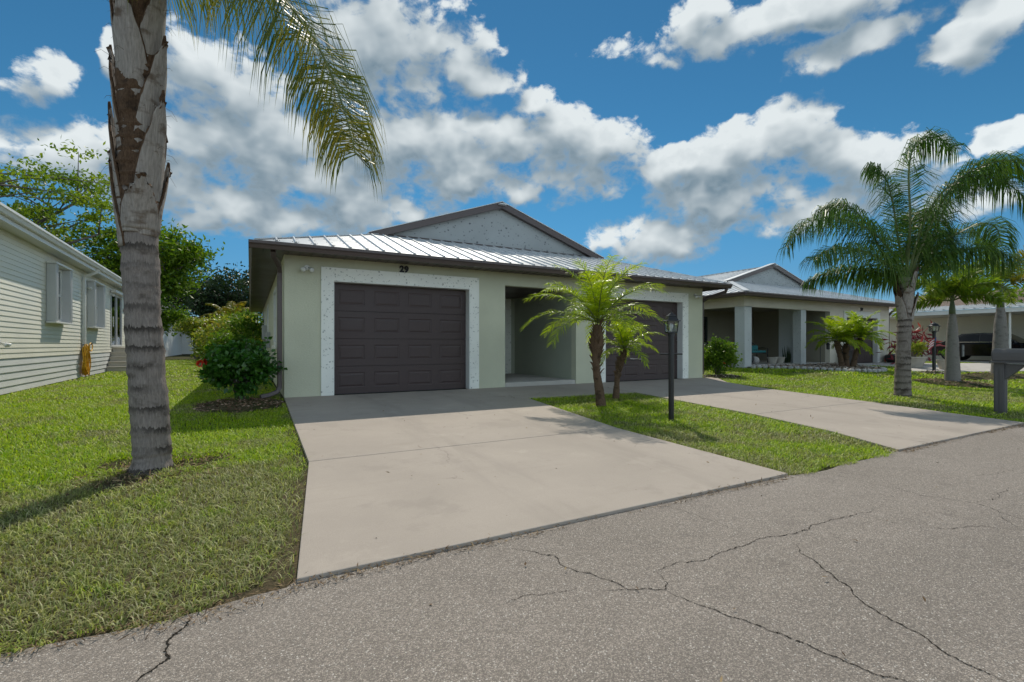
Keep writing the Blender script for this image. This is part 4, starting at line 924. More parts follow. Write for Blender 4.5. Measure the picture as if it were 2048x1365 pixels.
def date_crown(o, c, nfr, L, rd, top, low, lw, nl):
    for k in range(nfr):
        f = (k + .5) / nfr; el = top + (low - top) * f ** 1.15 + rd.uniform(-.1, .1); az = k * 2.39996 + rd.uniform(-.2, .2)
        frond(o, arch(c + Vector((0, 0, .04)), az, max(el, -.2) + .15, L * rd.uniform(.85, 1.1) * (.82 + .18 * math.sin(math.pi * f)), 1.15 + .5 * f), rd, nl, .27 * L / 1.2, lw, .38, (0.5, 1.1), .30, .10, .011, [M['d_leaf'], M['rachis']], lambda t: min(1, .3 + 3.5 * t) * (1 - .5 * max(0, t - .6) / .4), stiff=.25)
date_palm('larger pygmy date palm with rough brown trunk on the grass island between the driveways', (5.53, 6.76, -0.09), (5.47, 6.79, 1.36), 30, 1.45, .082, 21, (5.44, 6.80, .62), lw=.013, nl=46, top=1.4, low=-.15)
date_palm('smaller pygmy date palm leaning right behind the larger one on the grass island', (6.44, 7.42, -0.07), (6.60, 7.36, .88), 19, .84, .062, 22, (6.47, 7.41, .4), False, lw=.012, nl=44)
cl = thing('pygmy_date_palm', 'multi-stemmed pygmy date palm in the rock bed of the neighbouring house', 'palm tree', (19.3, 9.5, .12)); rd = random.Random(30)
for (dx, dy, cx, cy, cz) in ((-.15, .1, -.38, .2, 1.15), (.15, -.05, .42, -.2, 1.25), (0, .05, .02, .1, 1.05)):
    b = Vector((19.3 + dx, 9.5 + dy, .10)); c = Vector((19.3 + cx, 9.5 + cy, cz)); date_stem(cl, b, c, .10, None, False, rd); date_crown(cl, c, 15, 1.25, rd, 1.3, -.2, .028, 40)

# ================================================================== queen palm on the right lawn
q2 = thing('queen_palm', 'queen palm with drooping fronds on the lawn right of the right driveway', 'palm tree', (12.8, 5.19, -0.14))
rtrunk('trunk', q2, [(12.8, 5.19, -.2), (12.81, 5.19, .4), (12.83, 5.18, 1.2), (12.87, 5.16, 1.9), (12.88, 5.16, 2.5)], lambda t: .160 - .030 * min(1, t * 2), M['palm_trunk2'], 20, 90, .010, .008, .14, 2.1)
A2 = lambda z: Vector((12.87, 5.16, z)); rnd = random.Random(14)
for k in range(9):
    boot(q2, A2, k * 2.4 + .5, 1.35 + k * .085, rnd.uniform(.55, .8), .13, .215 + rnd.uniform(0, .04), 1.1, M['boot'] if k % 3 else M['fibre'], rnd)
c2 = Vector((12.87, 5.16, 2.2)); K = .00313
F2 = [([(945, 1150), (840, 1030), (700, 940), (500, 890), (330, 905), (190, 980)], -.5), ([(950, 1100), (860, 900), (730, 745), (560, 660), (400, 640), (240, 700), (150, 840)], .3),
      ([(950, 1080), (925, 800), (915, 520), (890, 320), (820, 230)], .5), ([(960, 1080), (975, 700), (950, 330), (985, 140), (1090, 115), (1230, 200)], -.3),
      ([(965, 1100), (1020, 800), (1110, 540), (1260, 410), (1430, 440), (1560, 580), (1620, 760)], -.9), ([(985, 1100), (1150, 800), (1350, 430), (1550, 230), (1740, 215), (1850, 320)], .4),
      ([(990, 1110), (1180, 870), (1400, 750), (1620, 660), (1800, 680), (1900, 800)], .8), ([(985, 1120), (1080, 900), (1250, 760), (1420, 760), (1540, 900)], 1.1),
      ([(940, 1120), (860, 930), (790, 640), (700, 480), (600, 480)], 1.2), ([(975, 1110), (1060, 760), (1180, 460), (1330, 350), (1500, 370), (1640, 480)], -1.3)]
F2 += [([(945, 1140), (860, 1060), (740, 1010), (590, 1000), (440, 1060)], .9), ([(985, 1130), (1090, 1000), (1230, 920), (1400, 900), (1540, 980)], -.6), ([(960, 1100), (1000, 850), (1080, 650), (1210, 560), (1350, 600), (1450, 740)], .9)]
for pl, dep in F2:
    n = len(pl); pts = [c2 + CR_ * ((u - 955) * K) + UP * ((1180 - v) * K) + CF_ * (dep * (i / (n - 1)) ** 1.2) for i, (u, v) in enumerate(pl)]
    frond(q2, pts, rnd, 190, .88, .019, 1.5, (.2, .8), .6, .10, .024, QM, lambda t: min(1, .5 + 2 * t) * (1 - .45 * max(0, t - .6) / .4))

# ================================================================== foxtail palms
def foxtail(label, base, H, L, nfr, r0, seed, yel=0.0, shaft=.45):
    o = thing('foxtail_palm', label, 'palm tree', base); rd = random.Random(seed); b = Vector(base); t_ = b + Vector((rd.uniform(-.04, .04), 0, H))
    rtrunk('trunk', o, [b - Vector((0, 0, .08)), b.lerp(t_, .4), b.lerp(t_, .8), t_], lambda t: r0 * (1.0 - .6 * t ** 1.1), M['fox_trunk'], 18, 60, .004, .005, .09, seed)
    cs = t_ + Vector((0, 0, shaft)); MB().tube([t_ - Vector((0, 0, .03)), t_ + Vector((0, 0, shaft * .3)), cs], [r0 * .40, r0 * .38, r0 * .16], 14).build('crownshaft', M['fox_shaft'], o, smooth=True)
    for k in range(nfr):
        f = k / max(1, nfr - 1); az = k * 2.39996 + seed; el = 1.35 - 1.15 * f + rd.uniform(-.1, .1)
        frond(o, arch(cs - Vector((0, 0, .08 * f)), az, el, L * rd.uniform(.9, 1.1), 1.5), rd, 120, .32, .030, .3, (.4, .8), .5, .14, .02, [M['f_leaf_y'] if rd.random() < yel else M['f_leaf'], M['rachis']], lambda t: min(1, .5 + 2 * t) * (1 - .4 * max(0, t - .7) / .3), round_=True)
    return o
foxtail('slim foxtail palm with a house sign on its trunk in a mulch ring', (17.44, 5.89, -0.08), 1.95, 1.30, 10, .19, 3, .1)
foxtail('foxtail palm with green crownshaft and yellowing fronds behind the mailbox', (22.4, 6.3, -.08), 2.35, 1.9, 10, .25, 5, .45, .7)
for lab, c, rx, ry, sd2 in (('dark mulch ring round the foxtail palm that carries the sign', (17.44, 5.85), 1.0, .95, 4), ('dark mulch strip under the foxtail palm behind the mailbox', (22.0, 6.3), 2.6, .7, 5)):
    mound('mulch_ring', lab, c, rx, ry, .10, M['soil'], M['mulch'], 1500, .07, sd2)
sg = thing('address_sign', 'small dark address plaque hung on the foxtail trunk', 'sign', (17.52, 5.70, .66))
MB().box(17.44, 17.60, 5.685, 5.71, .66, 1.0).build('plaque', M['black'], sg, bevel=.01)
MB().box(17.46, 17.58, 5.679, 5.684, .85, .98).build('emblem', M['dim'], sg); MB().box(17.46, 17.58, 5.679, 5.684, .69, .82).build('lettering_panel', M['dim'], sg)

# ================================================================== shrubs
rnd = random.Random(9)
in_mulch = mound('mulch_bed', 'brown bark mulch bed under the dark hibiscus at the house corner', (-0.14, 9.32), .70, .85, .05, M['soil'], M['mulch'], 2600, .05, 6)
hb = bush('hibiscus_bush', 'dark green hibiscus bush with a red flower at the left house corner', 'bush', (-0.16, 9.85, 0), (.50, .48, .36), M['hib'], 4600, .105, 31, lw=.68, nclump=60, bare=.2)
flower(hb, (-.77, 10.0, .68), .085, rnd); flower(hb, (-.70, 9.95, .70), .075, rnd)
rg = np.random.default_rng(77)
def shoots(o, base, tips, ls, lm):
    mb = MB(); PP = []; DD = []
    for tp in tips:
        pl = catmull([base, Vector(base).lerp(Vector(tp), .55) + Vector((0, 0, -.03)), tp], 14); mb.tube(pl, [.010 - .0005 * k for k in range(14)], 5)
        for k in range(5, 14):
            for q in range(3):
                a = rg.uniform(0, 6.28); PP.append(tuple(pl[k])); DD.append((math.cos(a), math.sin(a), rg.uniform(-.2, .7)))
    mb.build('shoot', M['bark'], o); n = len(PP)
    leafmesh('shoot_leaves', np.array(PP), np.array(DD), rdir(rg, n, 1.2), rg.uniform(.7, 1.2, n) * ls, rg.uniform(.55, .75, n) * ls, lm, o)
shoots(hb, (-.16, 9.85, .2), [(.28, 9.65, 1.10), (.40, 9.6, .88), (-.05, 9.7, 1.12), (-.74, 9.85, .42), (.42, 9.55, .70), (-.5, 9.7, .98), (-.66, 9.95, .80), (.18, 9.8, 1.02)], .10, M['hib'])
mound('mulch_bed', 'mulch and pale stones under the hibiscus by the right house corner', (12.95, 10.05), .75, .55, .05, M['soil'], M['rocks'], 700, .07, 7)
hb2 = bush('hibiscus_bush', 'bright green hibiscus bush with one red flower by the right downspout', 'bush', (13.1, 10.25, 0), (.52, .52, .52), M['hib2'], 4200, .085, 32, lw=.66, nclump=60, bare=.05)
shoots(hb2, (13.1, 10.25, .2), [(12.8, 10.1, 1.2), (13.25, 10.0, 1.22), (13.45, 10.2, 1.1), (12.65, 10.2, .95), (13.0, 10.0, 1.15)], .085, M['hib2'])
flower(hb2, (12.78, 9.78, .42), .075, rnd)

# ================================================================== neighbouring house on the right
GZ = 0.13
h2 = thing('neighbour_house', 'beige stucco house with pillared porch and white metal roof on the right', 'house', (21.5, 11.6, GZ))
HX0, HX1, HY, HT = 16.32, 27.24, 11.6, 2.86
bx2 = lambda n, m, *a, **k: MB().box(*a).build(n, M[m], h2, **k)
bx2('porch_pillar', 'speck2', 16.34, 16.76, 11.6, 12.02, GZ - .05, 2.48, bevel=.006)
bx2('porch_pillar', 'speck2', 19.98, 20.34, 11.61, 11.95, GZ - .05, 2.44, bevel=.006)
mb = MB(); mb.slab(HX0, HX1, GZ - .05, HT, [(16.32, 22.1, -2, 2.45), (23.4, 26.1, -2, 2.26)], lambda a, b, c: (a, HY + c, b), .2); mb.build('wall', M['beige'], h2, weld=True)
bx2('side_beam', 'beige', HX0 + .02, HX0 + .22, 11.801, 25.0, 2.46, HT)
mb = MB().slab(HX0, 22.3, GZ, HT, [(17.25, 18.7, GZ, 2.3)], lambda a, b, c: (a, 15.2 + c, b), .15); mb.build('wall', M['shaded_beige'], h2, weld=True)
bx2('wall', 'shaded_beige', 22.1, 22.3, 11.801, 15.2, GZ, HT)
bx2('porch_pillar', 'speck2', 20.52, 21.0, 12.2, 12.9, GZ, 2.6)
bx2('wall', 'beige', 27.04, 27.24, 11.801, 25, GZ, HT)
bx2('porch_floor', 'concrete2', 16.4, 22.1, 11.66, 15.2, 0, GZ + .10)
bx2('porch_ceiling', 'shaded_beige', 16.55, 22.1, 11.81, 15.19, 2.60, 2.64)
w = MB().slab(17.25, 18.7, GZ + .1, 2.3, [(17.35, 18.6, GZ + .2, 2.2)], lambda a, b, c: (a, 15.18 + c, b), .06).build('patio_door', M['evergreen'] if False else M['dark'], h2)
MB().box(17.35, 18.6, 15.21, 15.215, GZ + .2, 2.2).build('pane', M['glass'], w)
for k in range(9): MB().box(17.6, 18.2, 15.26, 15.28, 1.25 + k * .10, 1.31 + k * .10).build('shutter_slat', M['grey_sh'], w)
MB().box(17.3, 18.65, 15.30, 15.31, GZ, 2.3).build('curtain', M['dark'], w)
garage(h2, 23.4, 26.1, 2.26, HY, z0=GZ + .03, trim=M['white'])
number('27', h2, (24.7, 11.585, 2.57), .19, M['black_num'])
bx2('garage_back', 'dark', 23.3, 26.2, 12.4, 12.42, 0, 2.3)
PITCH2 = 0.30
fx0, fx1, fy0, fy1, fz = 15.72, 27.55, 11.08, 26.0, 2.93
frx = (fx0 + fx1) / 2; fwg = 2.85; fyg = fy0 + fwg; fwr = frx - fx0; fzr = fz + PITCH2 * fwr; fzg = fz + PITCH2 * fwg
mb = MB(); mb.box(fx0 + .02, fx1 - .02, fy0 + .02, HY - .001, HT - .02, HT); mb.box(fx0 + .02, HX0 - .001, HY, fy1, HT - .02, HT); mb.build('soffit', M['brown'], h2)
mb = MB(); mb.box(fx0, fx1, fy0, fy0 + .02, HT - .04, fz - .01); mb.box(fx0, fx0 + .02, fy0 + .02, fy1, HT - .04, fz - .01); mb.build('fascia', M['brown'], h2)
gutter(h2, (fx0 - .12, fy0 - .001, fz - .01), (fx1 + .1, fy0 - .001, fz - .01), (0, -1, 0), M['brown'])
gutter(h2, (fx0 - .001, fy0, fz - .01), (fx0 - .001, fy1, fz - .01), (-1, 0, 0), M['brown'])
ro2 = MB(); ro2.add([(fx0, fy0, fz - .016), (fx1, fy0, fz - .016), (fx1, fy1, fz - .016), (fx0, fy1, fz - .016), (fx0 + fwg, fyg, fzg - .03), (fx1 - fwg, fyg, fzg - .03), (frx, fyg, fzr - .03), (frx, fy1, fzr - .03)],
         [(0, 1, 5, 4), (1, 2, 7, 6, 5), (0, 4, 6, 7, 3), (2, 3, 7), (3, 2, 1, 0)])
ro2 = ro2.build('roof', M['brown'], h2); L2 = fx1 - fx0
roof_slope(ro2, (fx0, fy0 - .03, fz), (1, 0, 0), (0, 1, PITCH2), lambda u: max(0, min(u, L2 - u, fwg + .03)), [fwg + .03, L2 / 2, L2 - fwg - .03], L2, .3105, screws=False)
ws2 = lambda u: u if u < fwg else fwr
roof_slope(ro2, (fx0 - .03, fy0, fz), (0, 1, 0), (1, 0, PITCH2), ws2, [fwg], fy1 - fy0, .3105, screws=False)
roof_slope(ro2, (fx1 + .03, fy0, fz), (0, 1, 0), (-1, 0, PITCH2), ws2, [fwg], fy1 - fy0, .3105, parts=False, screws=False)
for sx, ex in ((1, fx0), (-1, fx1)): MB().beam((ex, fy0, fz + .035), (ex + sx * fwg, fyg, fzg + .035), .2, .02).build('hip_cap', M['roof'], ro2)
MB().beam((frx, fyg - .25, fzr + .03), (frx, fy1, fzr + .03), .22, .03).build('ridge_cap', M['roof'], ro2)
ga2 = MB().prism([(fx0 + fwg - .1, fyg + .02, fzg - .05), (fx1 - fwg + .1, fyg + .02, fzg - .05), (frx, fyg + .02, fzr - .04)], (0, .12, 0)).build('gable', M['gable'], h2)
for sx, ex in ((1, fx0), (-1, fx1)):
    a = Vector((ex + sx * (fwg - .28), fyg - .13, fzg - .155)); b = Vector((frx, fyg - .13, fzr - .055)); up = Vector((0, 0, .18))
    MB().prism([a, b, b + up, a + up], (0, .03, 0)).build('rake_board', M['brown'], ga2)
    MB().prism([a + up + Vector((0, -.02, .002)), b + up + Vector((0, -.02, .002)), b + up + Vector((0, .24, .002)), a + up + Vector((0, .24, .002))], (0, 0, .018)).build('drip_edge', M['roof'], ga2)
MB().tube([(27.3, 11.0, 2.82), (27.3, 11.5, 2.6), (27.32, 11.66, 2.4), (27.32, 11.66, .2)], .055, 4, twist=R(45)).build('downspout', M['brown'], h2)

# porch furniture
bn = thing('porch_bench', 'dark metal porch bench with teal cushion behind the corner pillar', 'bench', (18.5, 12.8, GZ + .1)); Z = GZ + .1
MB().box(17.900, 19.250, 12.550, 13.050, Z + .40, Z + .44).build('seat', M['black'], bn)
mbb = MB()
for k in range(9):
    x = 17.950 + k * .155; mbb.box(x, x + .05, 13.050, 13.080, Z + .45, Z + .72 + .18 * math.sin(math.pi * (k + .5) / 9))
mbb.tube(catmull([(17.900, 13.070, Z + .7), (18.250, 13.070, Z + .86), (18.570, 13.070, Z + .93), (18.900, 13.070, Z + .86), (19.250, 13.070, Z + .7)], 14), .022, 6); mbb.build('backrest', M['black'], bn)
for x in (17.930, 19.220):
    MB().tube([(x, 12.570, Z), (x, 12.570, Z + .62), (x, 12.800, Z + .64), (x, 13.070, Z + .62)], .02, 6).build('armrest', M['black'], bn); MB().tube([(x, 13.050, Z), (x, 13.070, Z + .75)], .02, 6).build('leg', M['black'], bn)
MB().box(18.000, 19.130, 12.570, 13.010, Z + .441, Z + .53).build('cushion', M['teal'], bn, bevel=.03)
MB().box(18.400, 19.150, 12.950, 13.030, Z + .54, Z + .74).build('back_cushion', M['teal'], bn, bevel=.03)
def planter(label, c, z, r, hgt, mat='pot', group=None, plant=None, name='planter'):
    o = thing(name, label, 'planter', (c[0], c[1], z), group)
    MB().lathe([(r * .62, 0), (r * .72, hgt * .25), (r * .93, hgt * .85), (r, hgt * .88), (r, hgt), (r * .86, hgt), (r * .84, hgt * .9), (0.01, hgt * .88)], (c[0], c[1], z), 20, cap=False).build('pot', M[mat], o, smooth=False, bevel=.0)
    return o
planter('pale empty flowerpot on the porch edge, left of the pair', (18.75, 12.05), GZ + .1, .20, .26)
planter('pale empty flowerpot on the porch edge, right of the pair', (19.22, 12.05), GZ + .1, .21, .27)
cp = thing('covered_grill', 'dark covered grill on the porch left of the corner pillar', 'grill', (17.0, 14.2, GZ + .1))
mb = MB(); mb.tube(catmull([(16.95, 14.2, Z), (16.95, 14.2, Z + .5), (16.95, 14.2, Z + .85), (16.95, 14.2, Z + 1.0)], 10), [.30, .31, .33, .34, .36, .38, .38, .34, .24, .1], 12); mb.build('cover', M['black'], cp, smooth=True)
MB().box(17.25, 17.65, 14.05, 14.35, Z + .68, Z + .72).build('side_shelf', M['acgrey'], cp)
for k in (17.32, 17.48): MB().lathe([(.04, 0), (.04, .12), (.015, .17), (.015, .22)], (k, 14.2, Z + .72), 10).build('bottle', M['white'], cp)
rk = thing('porch_boulder', 'low dark boulder and stone beside the porch bench', 'boulder', (17.9, 12.4, Z))
for (x, y, r, m) in ((17.75, 12.5, .27, 'dark'), (18.15, 12.45, .20, 'stone')):
    bm = bmesh.new(); bmesh.ops.create_icosphere(bm, subdivisions=3, radius=r)
    for v in bm.verts: v.co *= 1 + .22 * mnoise.noise(v.co * 5 + Vector((x, 0, 0))); v.co.z *= .8; v.co += Vector((x - 17.9, y - 12.4, r * .72))
    me = bpy.data.meshes.new('stone'); bm.to_mesh(me); bm.free(); me.materials.append(M[m]); o = bpy.data.objects.new('stone', me); C.objects.link(o); o.parent = rk
sn = thing('sansevieria', 'dark upright snake plant between the two porch pillars', 'plant', (20.15, 12.3, Z)); mb = MB(); rd = random.Random(2)
for k in range(9):
    a = rd.uniform(0, 6.28); r = rd.uniform(.02, .14); x = 20.15 + r * math.cos(a); y = 12.3 + r * math.sin(a); hgt = rd.uniform(.45, .85); tx = math.cos(a) * .06; ty = math.sin(a) * .06
    mb.tube([(x, y, Z), (x + tx * .3, y + ty * .3, Z + hgt * .4), (x + tx, y + ty, Z + hgt)], [.03, .035, .003], 4)
mb.build('leaves', M['evergreen'], sn)
hk = thing('shepherd_hook', 'black shepherd hook with hanging lantern behind the second porch pillar', 'garden hook', (20.9, 11.35, .13))
MB().tube(catmull([(20.9, 11.35, .05), (20.9, 11.35, 1.0), (20.92, 11.34, 1.22), (21.05, 11.28, 1.32), (21.2, 11.22, 1.24), (21.22, 11.21, 1.12)], 20), .012, 6).build('rod', M['black'], hk)
MB().lathe([(.02, 0), (.07, .02), (.07, .2), (.09, .22), (.02, .30)], (21.22, 11.21, .80), 8).build('lantern', M['black'], hk)
# rock bed with scalloped edging
bd = thing('rock_bed', 'rock bed with scalloped concrete edging along the neighbour porch', 'garden bed', (18.2, 10.6, .12))
edge = catmull([(16.45, 11.55, 0), (16.9, 10.85, 0), (17.3, 10.0, 0), (17.6, 9.2, 0), (18.2, 8.55, 0), (19.1, 8.35, 0), (20.0, 8.7, 0), (20.6, 9.4, 0), (21.2, 10.4, 0), (22.2, 11.1, 0)], 60)
poly = [(p.x, p.y) for p in edge] + [(22.2, 11.58), (16.45, 11.58)]
MB().prism([(x, y, zg(x, y) - .06) for x, y in poly], (0, 0, .085)).build('bed', M['soil'], bd)
pa = np.array(poly)
def inpoly(x, y):
    k = np.zeros(x.shape, bool); j = len(pa) - 1
    for i in range(len(pa)):
        xi, yi = pa[i]; xj, yj = pa[j]; c = ((yi > y) != (yj > y)) & (x < (xj - xi) * (y - yi) / (yj - yi + 1e-12) + xi); k ^= c; j = i
    return k
ch = chips('pebbles', inpoly, (16.3, 22.3, 8.2, 11.7), 3200, .11, M['rocks'], lambda x, y: zgn(x, y) + .03, bd, 11, .7); ch['kind'] = 'stuff'
acc = 0; last = edge[0]
for p in catmull([tuple(e) for e in edge[::3]], 400):
    acc += (p - last).length
    if acc > .19:
        d = (p - last).normalized() if (p - last).length > 1e-6 else Vector((1, 0, 0)); acc = 0
        MB().tube([(p.x, p.y, zg(p.x, p.y) - .03), (p.x, p.y, zg(p.x, p.y) + .06), (p.x, p.y, zg(p.x, p.y) + .10)], [.09, .09, .05], 8).build('edging_stone', M['stone'], bd)
    last = p

# ================================================================== lamp posts
def lamp_post(label, base, H, w, hd, arm=True, cap='square', group='black lamp posts'):
    o = thing('lamp_post', label, 'lamp post', base, group); x, y, z = base; rot = R(-28)
    zc = z + H
    MB().tube([(x, y, z - .1), (x, y, zc - .30)], w, 10, mi=0).build('post', M['black'], o, smooth=False)
    MB().lathe([(w * 1.25, 0), (w * 1.25, .05), (w, .06)], (x, y, zc - .36), 12).build('collar', M['black'], o)
    if arm: MB().tube([(x - .17 * .9, y + .17 * .44, zc - .63), (x + .17 * .9, y - .17 * .44, zc - .63)], .011, 8).build('ladder_bar', M['black'], o)
    zb = zc - .30; zt = zc - .135
    n = 4 if cap == 'square' else 12; tw = R(45) + rot if cap == 'square' else 0
    r0, r1 = hd * .82, hd
    def ring(r, zz): return [(x + r * math.cos(2 * math.pi * k / n + tw), y + r * math.sin(2 * math.pi * k / n + tw), zz) for k in range(n)]
    def frus(prof):
        mb = MB(); vs_ = []
        for r, zz in prof: vs_ += ring(r, zz)
        m = len(prof); mb.add(vs_, [(i * n + k, i * n + (k + 1) % n, (i + 1) * n + (k + 1) % n, (i + 1) * n + k) for i in range(m - 1) for k in range(n)] + [tuple(range(n - 1, -1, -1)), tuple((m - 1) * n + k for k in range(n))]); return mb
    hdo = frus([(.03, zb - .02), (r0 * 1.06, zb - .01), (r0 * 1.06, zb + .008), (.03, zb + .012)]).build('lantern_base', M['black'], o)
    frus([(hd * 1.30, zt), (hd * 1.30, zt + .012), (hd * 1.0, zt + .02), (hd * .72, zt + .075), (hd * .80, zt + .082), (hd * .66, zt + .09), (hd * .30, zt + .12), (.014, zt + .13), (.012, zt + .15)]).build('lantern_roof', M['black'], o)
    a = ring(r0, zb + .01); b = ring(r1, zt)
    if cap == 'square':
        for k in range(4):
            MB().beam(a[k], b[k], .012, .012).build('lantern_bar', M['black'], hdo)
            MB().add([Vector(a[k]) * .985 + Vector((x, y, a[k][2])) * .015, Vector(a[(k + 1) % 4]) * .985 + Vector((x, y, a[k][2])) * .015, Vector(b[(k + 1) % 4]) * .985 + Vector((x, y, b[k][2])) * .015, Vector(b[k]) * .985 + Vector((x, y, b[k][2])) * .015], [(0, 1, 2, 3)]) if False else None
            q = MB(); cen = lambda p: Vector((x, y, p[2])); l = lambda p: Vector(p).lerp(cen(p), .03)
            q.add([l(a[k]), l(a[(k + 1) % 4]), l(b[(k + 1) % 4]), l(b[k])], [(0, 1, 2, 3)]); q.build('pane', M['glass'], hdo)
    else:
        frus([(r0, zb + .012), (r1, zt - .001)]).build('globe', M['glass'], hdo)
        for k in range(0, 12, 3): MB().beam(a[k], b[k], .014, .014).build('lantern_bar', M['black'], hdo)
    MB().lathe([(.008, 0), (.012, .03), (.030, .075), (.026, .11), (.006, .13)], (x, y, zb + .012), 12).build('bulb', M['bulb'], hdo, smooth=True)
    return o
lamp_post('black lamp post with square glass lantern on the grass island', (5.62, 5.22, -.14), 1.63, .042, .115)
lamp_post('thin black lamp post with small flag by the neighbour driveway', (20.71, 7.49, .02), 1.75, .05, .15, False, 'round')
fl = thing('small_flag', 'small striped red and white flag hanging on the far lamp post', 'flag', (20.6, 7.4, 1.0))
for k in range(7):
    vs_ = []
    for i in range(5):
        u = i / 4; vs_ += [Vector((20.62, 7.42, 1.28)) - CR_ * (.02 + .20 * u + .05 * (k / 7)) + UP * (-.035 - k * .045 - .14 * u) + CF_ * (.02 * math.sin(5 * u)), Vector((20.62, 7.42, 1.28)) - CR_ * (.02 + .20 * u + .05 * (k + 1) / 7) + UP * (-.035 - (k + 1) * .045 - .14 * u) + CF_ * (.02 * math.sin(5 * u))]
    mb = MB(); mb.add(vs_, [(2 * i, 2 * i + 1, 2 * i + 3, 2 * i + 2) for i in range(4)]); mb.build('stripe', M['flag_r'] if k % 2 == 0 else M['flag_w'], fl)
MB().box(20.55, 20.62, 7.395, 7.40, 1.13, 1.26).build('canton', M['flag_b'], fl)
MB().tube([(20.71, 7.49, 1.26), (20.58, 7.42, 1.30)], .006, 5).build('stick', M['black'], fl)
mound('stone_ring', 'low stone ring round the foot of the far lamp post', (20.71, 7.49), .55, .35, .07, M['soil'], M['rocks'], 220, .11, 13, 'stone ring')

# ================================================================== mailbox
MX, MY = 11.66, 3.29
mx = thing('mailbox', 'dark grey moulded plastic mailbox on a thick post at the right kerb', 'mailbox', (MX, MY, -.2))
pst = MB().box(MX - .07, MX + .07, MY - .08, MY + .06, -.25, .70).build('post', M['mailbox'], mx, bevel=.012)
for x0, x1 in ((-.05, -.01), (.01, .05)): MB().box(MX + x0, MX + x1, MY - .088, MY - .0805, -.18, .60).build('post_panel', M['mailbox'], pst, bevel=.003)
for y0, y1 in ((-.06, -.02), (.0, .04)): MB().box(MX - .078, MX - .0705, MY + y0, MY + y1, -.18, .60).build('post_panel', M['mailbox'], pst, bevel=.003)
MB().prism([(MX - .05, MY - .08, .66), (MX - .05, MY - .34, .66), (MX - .05, MY - .08, .38)], (.10, 0, 0)).build('bracket', M['mailbox'], mx, bevel=.008)
pr = [(-.125, .0), (.125, 0), (.13, .10), (.128, .16), (.105, .205), (.06, .225), (0, .23), (-.06, .225), (-.105, .205), (-.128, .16), (-.13, .10)]
MB().prism([(MX + a, MY + .08, .705 + b) for a, b in pr], (0, -.66, 0)).build('box', M['mailbox'], mx, bevel=.03)
MB().box(MX - .14, MX + .14, MY - .60, MY + .10, .680, .712).build('shelf', M['mailbox'], mx, bevel=.008)
MB().prism([(MX + a * 1.03, MY - .581, .702 + b * 1.03) for a, b in pr], (0, -.03, 0)).build('door', M['mailbox'], mx, bevel=.008)

# ================================================================== carport house and cars
h3 = thing('carport_house', 'cream-sided house with white metal carport roof at the far right', 'house', (33, 10, GZ))
for k in range(20): MB().prism([(35.8, 3.0, GZ + .13 * k), (35.78, 3.0, GZ + .13 * k), (35.798, 3.0, GZ + .13 * (k + 1)), (35.82, 3.0, GZ + .13 * (k + 1))], (0, 13, 0)).build('siding_board', M['siding'], h3)
MB().box(35.83, 43, 3.0, 16, GZ, 2.75).build('wall', M['siding'], h3)
MB().box(31.6, 36, 2.0, 15.5, 2.60, 2.63).build('carport_ceiling', M['white'], h3)
MB().box(31.55, 31.6, 2.0, 15.5, 2.56, 2.76).build('fascia', M['white'], h3)
ro3 = MB().prism([(31.5, 2.0, 2.77), (31.5, 15.5, 2.77), (36.5, 15.5, 3.25), (36.5, 2.0, 3.25)], (0, 0, .02)).build('carport_roof', M['roof'], h3)
for k in range(34): MB().beam((31.5, 2.2 + k * .4, 2.82), (36.5, 2.2 + k * .4, 3.30), .09, .06).build('roof_rib', M['roof'], ro3)
MB().prism([(36.5, 1.5, 3.2), (36.5, 16, 3.2), (40, 16, 4.3), (40, 1.5, 4.3)], (0, 0, .05)).build('roof', M['shingle'], h3)
for y in (3.0, 8.6, 14.6): MB().tube([(31.75, y, .1), (31.75, y, 2.6)], .045, 8).build('carport_post', M['white'], h3)
MB().box(31.4, 35.8, 2.5, 15.5, 0, GZ + .03).build('carport_floor', M['concrete2'], h3)

